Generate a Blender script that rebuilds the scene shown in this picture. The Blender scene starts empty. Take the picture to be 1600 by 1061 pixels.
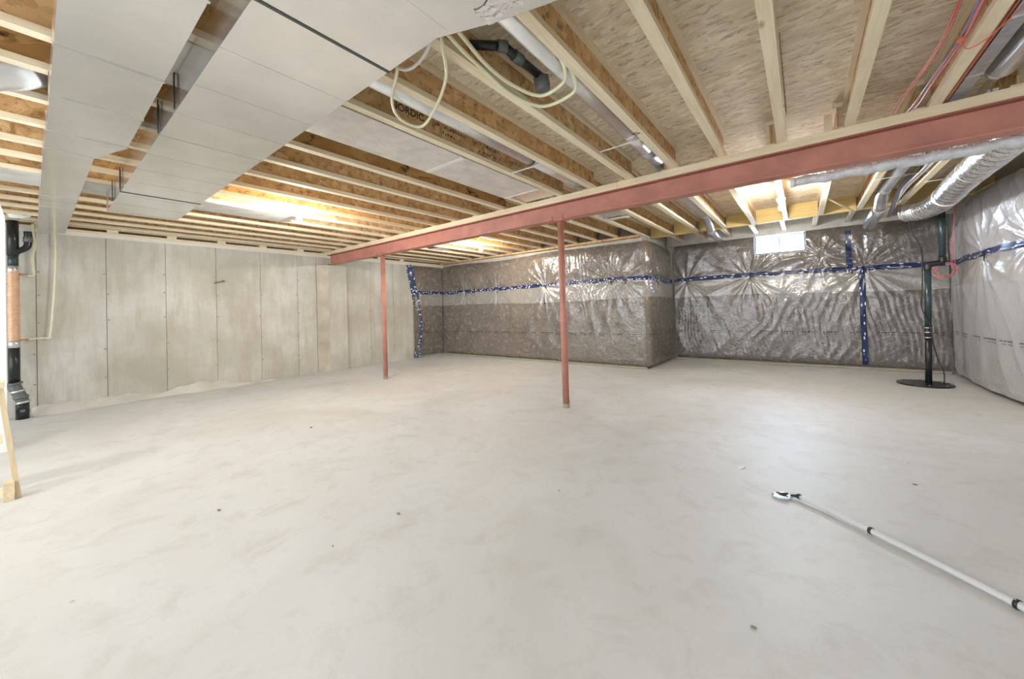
import bpy, bmesh, math, random
import numpy as np
from mathutils import Matrix, Vector
random.seed(7); RNG = np.random.RandomState(7)
S = bpy.context.scene
C = S.collection
R = math.radians

# ------------------------------------------------------------------ camera, world, exposure
cam = bpy.data.cameras.new('camera'); cam_ob = bpy.data.objects.new('camera', cam); C.objects.link(cam_ob)
cam.sensor_width = 36.0; cam.lens = 584.88 * 36 / 1600
cam.shift_y = -(530.5 - 474.62) / 1600
cam.clip_start = 0.02
cam_ob.matrix_world = (Matrix.Translation((0, 0, 1.25)) @ Matrix.Rotation(R(37.8486), 4, 'Z') @ Matrix.Rotation(R(90.7826), 4, 'X')
                       @ Matrix.Rotation(R(-1.7119), 4, 'Z'))
S.camera = cam_ob
S.view_settings.view_transform = 'Standard'; S.view_settings.look = 'None'
S.view_settings.gamma = 1.0; S.view_settings.use_curve_mapping = False
S.view_settings.exposure = 1.52
BULB = 600.0          # emission strength of the bare bulbs
BULB_COL = (1.0, 0.965, 0.91, 1)
W = bpy.data.worlds.new('world'); S.world = W; W.use_nodes = True
W.node_tree.nodes['Background'].inputs[0].default_value = (0.87, 0.935, 1.0, 1)
W.node_tree.nodes['Background'].inputs[1].default_value = 1.38
dl = bpy.data.lights.new('daylight_in_window_well', 'AREA'); dl.shape = 'RECTANGLE'; dl.size = 0.74; dl.size_y = 0.5
dl.energy = 150; dl.color = (0.62, 0.78, 1.0)
dlo = bpy.data.objects.new('daylight_in_window_well', dl); C.objects.link(dlo)
dlo.location = (-0.33, 9.62, 2.62); dlo.rotation_euler = (R(-68), 0, 0)

# ------------------------------------------------------------------ materials
MATS = {}
def nodes(name):
    m = bpy.data.materials.new(name); m.use_nodes = True; MATS[name] = m
    nt = m.node_tree; b = nt.nodes['Principled BSDF']
    return m, nt, b
def L(nt, a, b): nt.links.new(a, b)
def plain(name, col, rough=0.5, metal=0.0, spec=0.5, noise=0.0, nscale=8.0, bump=0.0, bscale=40.0):
    m, nt, b = nodes(name)
    b.inputs['Base Color'].default_value = (*col, 1); b.inputs['Roughness'].default_value = rough
    b.inputs['Metallic'].default_value = metal; b.inputs['Specular IOR Level'].default_value = spec
    tc = nt.nodes.new('ShaderNodeTexCoord')
    if noise:
        n = nt.nodes.new('ShaderNodeTexNoise'); n.inputs['Scale'].default_value = nscale; n.inputs['Detail'].default_value = 5
        L(nt, tc.outputs['Object'], n.inputs['Vector'])
        r = nt.nodes.new('ShaderNodeValToRGB')
        r.color_ramp.elements[0].position = 0.3; r.color_ramp.elements[1].position = 0.7
        r.color_ramp.elements[0].color = (*[c * (1 - noise) for c in col], 1)
        r.color_ramp.elements[1].color = (*[min(1, c * (1 + noise)) for c in col], 1)
        L(nt, n.outputs['Fac'], r.inputs['Fac']); L(nt, r.outputs['Color'], b.inputs['Base Color'])
    if bump:
        n2 = nt.nodes.new('ShaderNodeTexNoise'); n2.inputs['Scale'].default_value = bscale; n2.inputs['Detail'].default_value = 4
        L(nt, tc.outputs['Object'], n2.inputs['Vector'])
        bp = nt.nodes.new('ShaderNodeBump'); bp.inputs['Strength'].default_value = bump; bp.inputs['Distance'].default_value = 0.01
        L(nt, n2.outputs['Fac'], bp.inputs['Height']); L(nt, bp.outputs['Normal'], b.inputs['Normal'])
    return m
def coords(nt, scale=(1, 1, 1), rand=True):
    tc = nt.nodes.new('ShaderNodeTexCoord'); mp = nt.nodes.new('ShaderNodeMapping')
    mp.inputs['Scale'].default_value = scale
    if rand:
        oi = nt.nodes.new('ShaderNodeObjectInfo'); ad = nt.nodes.new('ShaderNodeVectorMath'); ad.operation = 'ADD'
        mu = nt.nodes.new('ShaderNodeMath'); mu.operation = 'MULTIPLY'; mu.inputs[1].default_value = 37.0
        L(nt, oi.outputs['Random'], mu.inputs[0]); L(nt, tc.outputs['Object'], ad.inputs[0]); L(nt, mu.outputs[0], ad.inputs[1])
        L(nt, ad.outputs[0], mp.inputs['Vector'])
    else:
        L(nt, tc.outputs['Object'], mp.inputs['Vector'])
    return mp.outputs['Vector']
def tex(nt, kind, vec, scale, **kw):
    n = nt.nodes.new(kind); n.inputs['Scale'].default_value = scale
    for k, v in kw.items():
        if k in n.inputs: n.inputs[k].default_value = v
    L(nt, vec, n.inputs['Vector']); return n
def ramp(nt, fac, stops):
    r = nt.nodes.new('ShaderNodeValToRGB'); e = r.color_ramp.elements
    while len(e) < len(stops): e.new(0.5)
    for el, (p, c) in zip(e, stops): el.position = p; el.color = (*c, 1)
    L(nt, fac, r.inputs['Fac']); return r.outputs['Color']
def mix(nt, fac, a, b, mode='MIX'):
    m = nt.nodes.new('ShaderNodeMix'); m.data_type = 'RGBA'; m.blend_type = mode
    for s, v in ((m.inputs['Factor'], fac), (m.inputs['A'], a), (m.inputs['B'], b)):
        if isinstance(v, (int, float)): s.default_value = v
        elif isinstance(v, tuple): s.default_value = (*v, 1)
        else: L(nt, v, s)
    return m.outputs['Result']
def bumpto(nt, b, h, strength, dist=0.01):
    bp = nt.nodes.new('ShaderNodeBump'); bp.inputs['Strength'].default_value = strength; bp.inputs['Distance'].default_value = dist
    L(nt, h, bp.inputs['Height']); L(nt, bp.outputs['Normal'], b.inputs['Normal'])

def osb(name, dark, mid, light, rough=0.75, sc=(1, 1, 1), flecks=0.5):
    m, nt, b = nodes(name)
    v = coords(nt, sc)
    nd = tex(nt, 'ShaderNodeTexNoise', v, 5.0, Detail=2.0)
    wp = nt.nodes.new('ShaderNodeVectorMath'); wp.operation = 'MULTIPLY_ADD'; wp.inputs[1].default_value = (0.16, 0.16, 0.16)
    L(nt, nd.outputs['Color'], wp.inputs[0]); L(nt, v, wp.inputs[2])
    vo = tex(nt, 'ShaderNodeTexVoronoi', wp.outputs[0], 13.0)            # wood strands
    n1 = tex(nt, 'ShaderNodeTexNoise', v, 2.2, Detail=4.0)
    n2 = tex(nt, 'ShaderNodeTexNoise', wp.outputs[0], 15.0, Detail=5.0, Roughness=0.65)
    vs = nt.nodes.new('ShaderNodeSeparateColor'); L(nt, vo.outputs['Color'], vs.inputs['Color'])
    c = ramp(nt, vs.outputs['Red'], [(0.0, mid), (0.55, tuple((p + q) / 2 for p, q in zip(mid, light))), (1.0, light)])
    c = mix(nt, ramp(nt, n1.outputs['Fac'], [(0.45, (0, 0, 0)), (0.75, (0.45,) * 3)]), c, tuple(x * 0.7 for x in mid))
    f = ramp(nt, n2.outputs['Fac'], [(0.53, (0, 0, 0)), (0.66, (flecks,) * 3)])
    c = mix(nt, f, c, dark)
    L(nt, c, b.inputs['Base Color']); b.inputs['Roughness'].default_value = rough
    b.inputs['Specular IOR Level'].default_value = 0.25
    bumpto(nt, b, n2.outputs['Fac'], 0.25)
    return m
osb('osb_web', (0.18, 0.08, 0.025), (0.56, 0.34, 0.15), (0.78, 0.54, 0.29), sc=(1.0, 1.1, 1.2), flecks=0.65)
osb('osb_web_stained', (0.05, 0.02, 0.008), (0.40, 0.22, 0.08), (0.58, 0.36, 0.15), sc=(1.0, 0.45, 0.7), flecks=1.0)
osb('osb_deck', (0.33, 0.235, 0.15), (0.74, 0.62, 0.45), (0.92, 0.83, 0.66), sc=(0.8, 2.1, 1.0), flecks=0.65)

def pine(name, a, b_, axis=(9, 0.6, 9)):
    m, nt, b = nodes(name)
    v = coords(nt, axis)
    n = tex(nt, 'ShaderNodeTexNoise', v, 3.0, Detail=6.0, Roughness=0.6, Distortion=0.6)
    c = ramp(nt, n.outputs['Fac'], [(0.3, a), (0.7, b_)])
    k = tex(nt, 'ShaderNodeTexVoronoi', coords(nt, (2.2, 1.0, 2.2)), 1.6)
    kf = ramp(nt, k.outputs['Distance'], [(0.03, (0.75,) * 3), (0.075, (0, 0, 0))])
    c = mix(nt, kf, c, (0.32, 0.19, 0.09))
    L(nt, c, b.inputs['Base Color']); b.inputs['Roughness'].default_value = 0.6; b.inputs['Specular IOR Level'].default_value = 0.3
    return m
pine('pine', (0.78, 0.65, 0.44), (0.91, 0.82, 0.64))
pine('pine_x', (0.66, 0.53, 0.34), (0.84, 0.72, 0.52), (0.6, 9, 9))
pine('pine_v', (0.66, 0.52, 0.32), (0.80, 0.68, 0.48), (9, 9, 0.6))
pine('header_yellow', (0.62, 0.44, 0.16), (0.76, 0.58, 0.26), (0.5, 9, 9))

# floor concrete
m, nt, b = nodes('floor_concrete')
v = coords(nt, (1, 1, 1), False)
n1 = tex(nt, 'ShaderNodeTexNoise', v, 0.55, Detail=6.0, Roughness=0.6, Distortion=0.8)
n2 = tex(nt, 'ShaderNodeTexNoise', v, 4.5, Detail=8.0, Roughness=0.68, Distortion=0.5)
n3 = tex(nt, 'ShaderNodeTexNoise', v, 60.0, Detail=3.0)
c = ramp(nt, n1.outputs['Fac'], [(0.34, (0.60, 0.605, 0.595)), (0.62, (0.69, 0.71, 0.725))])
c = mix(nt, ramp(nt, n2.outputs['Fac'], [(0.50, (0, 0, 0)), (0.76, (0.6,) * 3)]), c, (0.50, 0.485, 0.445))
sp = tex(nt, 'ShaderNodeTexVoronoi', v, 2.3)
c = mix(nt, ramp(nt, sp.outputs['Distance'], [(0.012, (0.55,) * 3), (0.03, (0, 0, 0))]), c, (0.28, 0.25, 0.21))
L(nt, c, b.inputs['Base Color']); b.inputs['Roughness'].default_value = 0.55; b.inputs['Specular IOR Level'].default_value = 0.35
bumpto(nt, b, n3.outputs['Fac'], 0.05)

# wall concrete
m, nt, b = nodes('wall_concrete')
v = coords(nt, (1, 1, 1), False); v2 = coords(nt, (1, 3.4, 0.55), False)
n1 = tex(nt, 'ShaderNodeTexNoise', v, 1.1, Detail=7.0, Roughness=0.6)
n2 = tex(nt, 'ShaderNodeTexNoise', v2, 2.2, Detail=7.0, Roughness=0.65)
n3 = tex(nt, 'ShaderNodeTexNoise', v, 34.0, Detail=5.0)
c = ramp(nt, n1.outputs['Fac'], [(0.36, (0.50, 0.485, 0.42)), (0.66, (0.70, 0.695, 0.65))])
c = mix(nt, ramp(nt, n2.outputs['Fac'], [(0.46, (0, 0, 0)), (0.70, (0.7,) * 3)]), c, (0.48, 0.44, 0.345))
pt = tex(nt, 'ShaderNodeTexVoronoi', v, 6.0)
c = mix(nt, ramp(nt, pt.outputs['Distance'], [(0.025, (0.5,) * 3), (0.06, (0, 0, 0))]), c, (0.28, 0.26, 0.22))
L(nt, c, b.inputs['Base Color']); b.inputs['Roughness'].default_value = 0.8; bumpto(nt, b, n3.outputs['Fac'], 0.12)

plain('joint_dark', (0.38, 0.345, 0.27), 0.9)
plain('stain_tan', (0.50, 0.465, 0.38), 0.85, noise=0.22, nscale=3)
plain('drywall_white', (0.86, 0.85, 0.84), 0.7)
plain('red_oxide', (0.50, 0.215, 0.165), 0.5, 0.0, 0.4, noise=0.14, nscale=5, bump=0.05)
plain('red_oxide_dark', (0.33, 0.12, 0.09), 0.5, 0.0, 0.4, noise=0.15, nscale=6)
plain('galvanized', (0.80, 0.80, 0.785), 0.17, 0.92, 0.5, noise=0.05, nscale=5)
plain('galvanized_pipe', (0.82, 0.83, 0.84), 0.32, 0.85, 0.5, noise=0.06, nscale=7)
plain('galvanized_dull', (0.46, 0.49, 0.52), 0.45, 0.7, 0.5, noise=0.2, nscale=18)
plain('seam_dark', (0.09, 0.10, 0.09), 0.5, 0.3)
plain('foil', (0.86, 0.86, 0.88), 0.2, 0.95, 0.5, noise=0.1, nscale=30, bump=0.6, bscale=55)
plain('pan_sheet', (0.66, 0.615, 0.56), 0.55, 0.15, 0.4, noise=0.10, nscale=9, bump=0.1, bscale=60)
plain('pan_grey', (0.55, 0.53, 0.49), 0.55, 0.2, 0.4, noise=0.10, nscale=9)
plain('abs_black', (0.018, 0.02, 0.022), 0.28, 0.0, 0.5)
plain('abs_teal', (0.03, 0.06, 0.062), 0.25, 0.0, 0.6)
plain('fitting_grey', (0.14, 0.15, 0.15), 0.4)
plain('copper_coil', (0.78, 0.50, 0.34), 0.4, 0.35, 0.5, noise=0.12, nscale=10)
plain('copper', (0.62, 0.30, 0.16), 0.3, 0.9)
plain('clamp_steel', (0.75, 0.75, 0.74), 0.25, 0.9)
plain('pex_cream', (0.83, 0.79, 0.56), 0.35, 0.0, 0.5)
plain('cable_white', (0.80, 0.78, 0.72), 0.4)
plain('cable_red', (0.66, 0.16, 0.11), 0.4)
plain('cable_pink', (0.80, 0.30, 0.32), 0.4)
plain('cable_blue', (0.30, 0.30, 0.46), 0.4)
plain('cable_black', (0.02, 0.02, 0.02), 0.4)
plain('pvc_white', (0.62, 0.62, 0.63), 0.35)
plain('porcelain', (0.85, 0.84, 0.80), 0.35)
plain('vinyl_white', (0.42, 0.46, 0.50), 0.5)
plain('ink_black', (0.03, 0.02, 0.015), 0.8)
plain('ink_faint', (0.05, 0.042, 0.04), 0.8)
plain('paper', (0.88, 0.88, 0.87), 0.8)
plain('chip', (0.26, 0.22, 0.16), 0.9, noise=0.3, nscale=60)
plain('bag_brown', (0.50, 0.33, 0.17), 0.25, 0.1, 0.7, noise=0.3, nscale=12)
plain('hanger_steel', (0.42, 0.42, 0.44), 0.45, 0.7)
plain('wrap_white', (0.60, 0.62, 0.64), 0.35, 0.1, 0.6, noise=0.12, nscale=22, bump=0.8, bscale=45)
m, nt, b = nodes('bulb_glow')
b.inputs['Base Color'].default_value = (1, 1, 1, 1); b.inputs['Emission Color'].default_value = BULB_COL; b.inputs['Emission Strength'].default_value = BULB

# mineral wool seen through poly
def wool(name, a, b_, c_):
    m, nt, b = nodes(name)
    v = coords(nt, (1, 1, 1), False)
    n1 = tex(nt, 'ShaderNodeTexNoise', v, 2.2, Detail=5.0, Roughness=0.6)
    n2 = tex(nt, 'ShaderNodeTexNoise', v, 9.0, Detail=5.0, Roughness=0.62, Distortion=0.5)
    n3 = tex(nt, 'ShaderNodeTexNoise', v, 24.0, Detail=4.0, Roughness=0.6)
    c = ramp(nt, n1.outputs['Fac'], [(0.35, a), (0.65, b_)])
    c = mix(nt, ramp(nt, n2.outputs['Fac'], [(0.54, (0, 0, 0)), (0.64, (0.85,) * 3)]), c, c_)
    c = mix(nt, ramp(nt, n3.outputs['Fac'], [(0.30, (0.7,) * 3), (0.45, (0, 0, 0))]), c, tuple(x * 0.5 for x in a))
    L(nt, c, b.inputs['Base Color']); b.inputs['Roughness'].default_value = 0.95
    b.inputs['Specular IOR Level'].default_value = 0.1
    bumpto(nt, b, n2.outputs['Fac'], 0.6, 0.02)
wool('wool_brown', (0.17, 0.13, 0.095), (0.26, 0.205, 0.152), (0.42, 0.34, 0.255))
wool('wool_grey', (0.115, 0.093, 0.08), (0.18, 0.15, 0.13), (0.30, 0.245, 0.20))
wool('wool_pale', (0.38, 0.34, 0.29), (0.50, 0.46, 0.41), (0.60, 0.54, 0.46))
def film(name, base, haze, rough=0.14, gloss=0.12):
    m, nt, b = nodes(name)
    nt.nodes.remove(b)
    tr = nt.nodes.new('ShaderNodeBsdfTransparent'); df = nt.nodes.new('ShaderNodeBsdfDiffuse'); df.inputs['Color'].default_value = (*base, 1)
    gl = nt.nodes.new('ShaderNodeBsdfGlossy'); gl.inputs['Roughness'].default_value = rough
    m1 = nt.nodes.new('ShaderNodeMixShader'); m1.inputs['Fac'].default_value = haze
    m2 = nt.nodes.new('ShaderNodeMixShader')
    lw = nt.nodes.new('ShaderNodeLayerWeight'); lw.inputs['Blend'].default_value = 0.3
    ma = nt.nodes.new('ShaderNodeMath'); ma.operation = 'MULTIPLY_ADD'; ma.inputs[1].default_value = 0.6; ma.inputs[2].default_value = gloss; ma.use_clamp = True
    v = coords(nt, (1, 1, 1), False)
    n = tex(nt, 'ShaderNodeTexNoise', v, 11.0, Detail=4.0, Distortion=2.0)
    bp = nt.nodes.new('ShaderNodeBump'); bp.inputs['Strength'].default_value = 0.35; bp.inputs['Distance'].default_value = 0.02
    L(nt, n.outputs['Fac'], bp.inputs['Height'])
    for q in (df, gl, lw): L(nt, bp.outputs['Normal'], q.inputs['Normal'])
    L(nt, lw.outputs['Fresnel'], ma.inputs[0]); L(nt, ma.outputs[0], m2.inputs['Fac'])
    L(nt, tr.outputs[0], m1.inputs[1]); L(nt, df.outputs[0], m1.inputs[2]); L(nt, m1.outputs[0], m2.inputs[1]); L(nt, gl.outputs[0], m2.inputs[2])
    L(nt, m2.outputs[0], nt.nodes['Material Output'].inputs['Surface'])
film('poly_film', (0.80, 0.78, 0.75), 0.10, 0.15, 0.10)
film('poly_overlap', (0.82, 0.80, 0.76), 0.29, 0.15, 0.08)
film('poly_heavy', (0.82, 0.83, 0.87), 0.55, 0.16, 0.14)
film('poly_loose', (0.86, 0.84, 0.79), 0.8, 0.25, 0.03)
film('clear_plastic', (0.40, 0.44, 0.50), 0.45, 0.2, 0.05)
m, nt, b = nodes('window_glass')
tr = nt.nodes.new('ShaderNodeBsdfTransparent'); gl = nt.nodes.new('ShaderNodeBsdfGlossy'); gl.inputs['Roughness'].default_value = 0.02
mx = nt.nodes.new('ShaderNodeMixShader'); mx.inputs['Fac'].default_value = 0.06
L(nt, tr.outputs[0], mx.inputs[1]); L(nt, gl.outputs[0], mx.inputs[2]); L(nt, mx.outputs[0], nt.nodes['Material Output'].inputs['Surface'])
# blue sheathing tape: printed white marks, laid out along the tape's own UVs
def tape_mat(name, dens, th):
    m, nt, b = nodes(name)
    tc = nt.nodes.new('ShaderNodeTexCoord'); mp = nt.nodes.new('ShaderNodeMapping'); mp.inputs['Scale'].default_value = (dens, 2.2, 1)
    L(nt, tc.outputs['UV'], mp.inputs['Vector'])
    vo = nt.nodes.new('ShaderNodeTexVoronoi'); vo.inputs['Scale'].default_value = 1.0; vo.inputs['Randomness'].default_value = 0.75
    L(nt, mp.outputs[0], vo.inputs['Vector'])
    c = ramp(nt, vo.outputs['Distance'], [(th, (0.74, 0.78, 0.86)), (th + 0.07, (0.006, 0.018, 0.095))])
    L(nt, c, b.inputs['Base Color']); b.inputs['Roughness'].default_value = 0.35
tape_mat('blue_tape', 20.0, 0.34)
tape_mat('blue_tape_sparse', 10.0, 0.25)

# ------------------------------------------------------------------ helpers
def tag(o, label=None, cat=None, group=None, kind=None):
    if label: o['label'] = label
    if cat: o['category'] = cat
    if group: o['group'] = group
    if kind: o['kind'] = kind
    return o
def thing(name, loc, label, cat, group=None):
    o = bpy.data.objects.new(name, None); C.objects.link(o); o.location = loc; o.empty_display_size = 0.1
    return tag(o, label, cat, group)
def link(name, me, mat, parent=None, smooth=False):
    if mat: me.materials.append(MATS[mat])
    if smooth:
        for p in me.polygons: p.use_smooth = True
    o = bpy.data.objects.new(name, me); C.objects.link(o)
    if parent:
        o.parent = parent; o.matrix_parent_inverse = Matrix.Translation(-Vector(world_loc(parent)))
    return o
def world_loc(o):
    v = Vector((0, 0, 0))
    while o is not None and o.type == 'EMPTY': v += o.location; o = o.parent
    return v
def mesh(name, verts, faces, mat, parent=None, smooth=False):
    me = bpy.data.meshes.new(name); me.from_pydata([tuple(map(float, p)) for p in verts], [], faces); me.update()
    return link(name, me, mat, parent, smooth)
BF = [(0, 3, 2, 1), (4, 5, 6, 7), (0, 1, 5, 4), (1, 2, 6, 5), (2, 3, 7, 6), (3, 0, 4, 7)]
def bv(x0, x1, y0, y1, z0, z1):
    return [(x0, y0, z0), (x1, y0, z0), (x1, y1, z0), (x0, y1, z0), (x0, y0, z1), (x1, y0, z1), (x1, y1, z1), (x0, y1, z1)]
def boxes(name, lst, mat, parent=None, bevel=0.0):
    vs, fs = [], []
    for b_ in lst:
        o = len(vs); vs += bv(*b_); fs += [tuple(i + o for i in f) for f in BF]
    ob = mesh(name, vs, fs, mat, parent)
    if bevel:
        bm = bmesh.new(); bm.from_mesh(ob.data)
        bmesh.ops.bevel(bm, geom=bm.edges[:], offset=bevel, segments=1, affect='EDGES', profile=0.5)
        bm.to_mesh(ob.data); bm.free()
    return ob
def box(name, x0, x1, y0, y1, z0, z1, mat, parent=None, bevel=0.0):
    return boxes(name, [(x0, x1, y0, y1, z0, z1)], mat, parent, bevel)
def spline(pts, n=8):
    P = [np.array(p, float) for p in pts]; P = [2 * P[0] - P[1]] + P + [2 * P[-1] - P[-2]]; out = []
    for i in range(1, len(P) - 2):
        for k in range(n):
            t = k / n; a, b_, c_, d = P[i - 1], P[i], P[i + 1], P[i + 2]
            out.append(0.5 * ((2 * b_) + (c_ - a) * t + (2 * a - 5 * b_ + 4 * c_ - d) * t * t + (3 * b_ - a - 3 * c_ + d) * t ** 3))
    out.append(P[-2]); return out
def tube(name, pts, r, mat, parent=None, seg=10, sm=0, cap=True, flat=1.0):
    P = [np.array(p, float) for p in (spline(pts, sm) if sm else pts)]
    n = len(P); rs = list(r) if hasattr(r, '__len__') else [r] * n
    if len(rs) != n: rs = list(np.interp(np.linspace(0, 1, n), np.linspace(0, 1, len(rs)), rs))
    vs, fs = [], []; prev = None
    for i, p in enumerate(P):
        t = P[min(i + 1, n - 1)] - P[max(i - 1, 0)]; t = t / (np.linalg.norm(t) + 1e-9)
        if prev is None:
            ref = np.array([0, 0, 1.]) if abs(t[2]) < 0.9 else np.array([1., 0, 0])
            s = np.cross(t, ref)
        else:
            s = prev - t * (prev @ t)
        s /= np.linalg.norm(s) + 1e-9; prev = s; u = np.cross(s, t)
        for k in range(seg):
            a = 2 * math.pi * k / seg
            vs.append(p + rs[i] * (math.cos(a) * s + flat * math.sin(a) * u))
    for i in range(n - 1):
        for k in range(seg):
            k2 = (k + 1) % seg
            fs.append((i * seg + k, i * seg + k2, (i + 1) * seg + k2, (i + 1) * seg + k))
    if cap: fs += [tuple(range(seg))[::-1], tuple((n - 1) * seg + k for k in range(seg))]
    o = mesh(name, vs, fs, mat, parent)
    for p in o.data.polygons: p.use_smooth = len(p.vertices) == 4
    return o
def rings(p0, p1, r0, r1, pitch):
    """corrugated profile between two points"""
    p0, p1 = np.array(p0, float), np.array(p1, float); n = max(4, int(np.linalg.norm(p1 - p0) / pitch) * 4)
    pts = [p0 + (p1 - p0) * i / n for i in range(n + 1)]
    return pts, [r0 if (i // 2) % 2 == 0 else r1 for i in range(n + 1)]
def vnoise(x, y, seed=0):
    xi, yi = np.floor(x).astype(int), np.floor(y).astype(int); fx, fy = x - xi, y - yi
    h = lambda a, b_: (np.sin(a * 127.1 + b_ * 311.7 + seed * 74.7) * 43758.5453) % 1.0
    sx, sy = fx * fx * (3 - 2 * fx), fy * fy * (3 - 2 * fy)
    return (h(xi, yi) * (1 - sx) + h(xi + 1, yi) * sx) * (1 - sy) + (h(xi, yi + 1) * (1 - sx) + h(xi + 1, yi + 1) * sx) * sy
def lettering(name, text, size, mat, parent, mw):
    cu = bpy.data.curves.new(name, 'FONT'); cu.body = text; cu.size = size; cu.extrude = 0.0004; cu.offset = size * 0.012
    t = bpy.data.objects.new(name, cu); C.objects.link(t)
    dg = bpy.context.evaluated_depsgraph_get(); me = bpy.data.meshes.new_from_object(t.evaluated_get(dg))
    bpy.data.objects.remove(t); me.transform(mw)
    me.materials.clear()
    return link(name, me, mat, parent)

# ------------------------------------------------------------------ room shell
ZJ, ZD = 2.63, 2.873          # underside of joists, underside of deck
XL, YB, XR = -8.3, -3.2, 2.08
tag(box('floor', -8.7, 2.5, YB - 0.3, 9.6, -0.2, 0.0, 'floor_concrete'), kind='structure')
ceil = tag(box('ceiling', -8.7, 2.5, YB - 0.3, 9.45, ZD + 0.022, ZD + 0.12, 'joint_dark'), kind='structure')
pm = None
for j, y in enumerate(np.arange(YB - 0.1, 9.3, 1.22)):
    for i in range(-1, 5):
        x = -8.6 + i * 2.44 + (1.22 if j % 2 else 0)
        x0, x1 = max(x, -8.6), min(x + 2.436, 2.3); y1 = min(y + 1.217, 9.3)
        if x1 - x0 < 0.2: continue
        if x1 - x0 > 2.43 and y1 - y > 1.21 and pm:
            o = bpy.data.objects.new('deck_panel', pm); C.objects.link(o); o.parent = ceil; o.location = (x0, y, ZD)
        else:
            o = box('deck_panel', 0, x1 - x0, 0, y1 - y, 0, 0.018, 'osb_deck', ceil); o.location = (x0, y, ZD)
            if x1 - x0 > 2.43 and y1 - y > 1.21: pm = o.data

# left concrete wall: cast panels with joints, pilaster under the beam, form ties
wl = tag(box('wall_left', -8.7, XL - 0.02, YB - 0.3, 9.4, 0, 2.50, 'joint_dark'), kind='structure')
edges = [-3.3, -2.65, -1.98, -1.3, -0.62, 0.05, 0.707, 1.376, 2.05, 2.743, 3.418, 3.80]
for a, b_ in zip(edges[:-1], edges[1:]): box('wall_panel', XL - 0.02, XL, a + 0.003, b_ - 0.003, 0, 2.50, 'wall_concrete', wl)
e2 = [4.47, 5.08, 5.72, 6.34, 7.0, 7.6]
for a, b_ in zip(e2[:-1], e2[1:]): box('wall_panel', XL - 0.02, XL, a + 0.003, b_ - 0.003, 0, 2.50, 'wall_concrete', wl)
pv = []
for z in (0, 2.50):
    pv += [(XL - 0.02, 3.805, z), (XL + 0.005, 3.81, z), (XL + 0.10, 4.02, z), (XL + 0.10, 4.43, z), (XL + 0.005, 4.465, z), (XL - 0.02, 4.468, z)]
# beam pocket: the pilaster stops under the beam
pv = [(x, y, 2.335 if z > 1 else 0) for x, y, z in pv]
mesh('pilaster', pv, [tuple(range(6))[::-1], tuple(range(6, 12))] + [(i, (i + 1) % 6, (i + 1) % 6 + 6, i + 6) for i in range(6)], 'wall_concrete', wl)
box('wall_panel', XL - 0.02, XL, 3.805, 4.465, 2.335, 2.50, 'wall_concrete', wl)
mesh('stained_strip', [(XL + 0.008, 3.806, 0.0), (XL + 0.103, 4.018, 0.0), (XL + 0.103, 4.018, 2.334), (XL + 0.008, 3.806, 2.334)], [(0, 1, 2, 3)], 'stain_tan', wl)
tie = None
for y in edges[5:11] + e2[1:4]:
    for z in (0.42, 0.83, 1.28, 1.66, 1.98):
        zz = z + random.uniform(-.03, .03)
        if tie is None:
            tie = tube('form_tie', [(0, 0, 0), (0.004, 0, 0)], 0.013, 'joint_dark', wl, 8); o = tie
        else:
            o = bpy.data.objects.new('form_tie', tie.data); C.objects.link(o); o.parent = wl
        o.location = (XL, y + random.choice((-.02, .0, .02)), zz)
# iron bracket stub on the wall
br = thing('wall_rod', (XL, 2.1, 1.86), 'short rusty rod end sticking out of the bare concrete wall', 'rod')
tube('rod', [(XL, 2.14, 1.90), (XL + 0.03, 2.02, 1.87)], 0.012, 'chip', br, 8); tube('tip', [(XL + 0.0, 2.15, 1.905), (XL + 0.04, 2.15, 1.905)], 0.02, 'fitting_grey', br, 8)
# sill strip, plates and blocks above the left wall
box('trim_1', -8.6, XL + 0.012, YB, 7.45, 2.50, 2.548, 'cable_white')['kind'] = 'structure'
sp = thing('sill_plate', (-8.4, 2, 2.548), 'pale wooden sill plate with spaced blocks on top of the concrete wall', 'sill plate')
box('plate', -8.6, XL + 0.02, YB, 7.45, 2.548, 2.588, 'pine', sp)
for y in (0.10, 0.78, 1.46, 2.14, 2.80, 3.49, 4.05, 4.7, 5.35, 6.0): box('block', -8.45, XL + 0.015, y - 0.06, y + 0.06, 2.588, 2.628, 'pine', sp)
box('top_board', -8.6, XL + 0.03, YB, 7.45, 2.628, 2.66, 'pine', sp)
box('rim', -8.6, -8.5, YB, 7.45, 2.588, 2.628, 'osb_web_stained', sp)
tag(box('rim_board', -8.6, XL - 0.03, YB, 7.45, 2.66, ZD, 'osb_web'), 'OSB rim board standing on the plate above the bare concrete wall', 'rim board')

# right wall
# back wall left out so world light fills the room; never in view
tag(box('wall_right', XR, 2.5, YB - 0.3, 9.4, 0, ZD + 0.02, 'wall_concrete'), kind='structure')
# far walls: box-out (y 7.45), return, alcove wall with window opening
tag(box('wall_far_left', -8.7, -2.48, 7.43, 7.6, 0, ZD + 0.02, 'wall_concrete'), kind='structure')
tag(box('wall_return', -2.62, -2.48, 7.6, 9.15, 0, ZD + 0.02, 'wall_concrete'), kind='structure')
WX0, WX1, WZ0, WZ1 = -0.74, 0.07, 2.19, 2.56
tag(boxes('wall_far', [(-2.62, WX0, 9.13, 9.4, 0, ZD + 0.02), (WX1, 2.5, 9.13, 9.4, 0, ZD + 0.02), (WX0, WX1, 9.13, 9.4, 0, WZ0), (WX0, WX1, 9.13, 9.4, WZ1, ZD + 0.02)], 'wall_concrete'), kind='structure')

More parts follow.
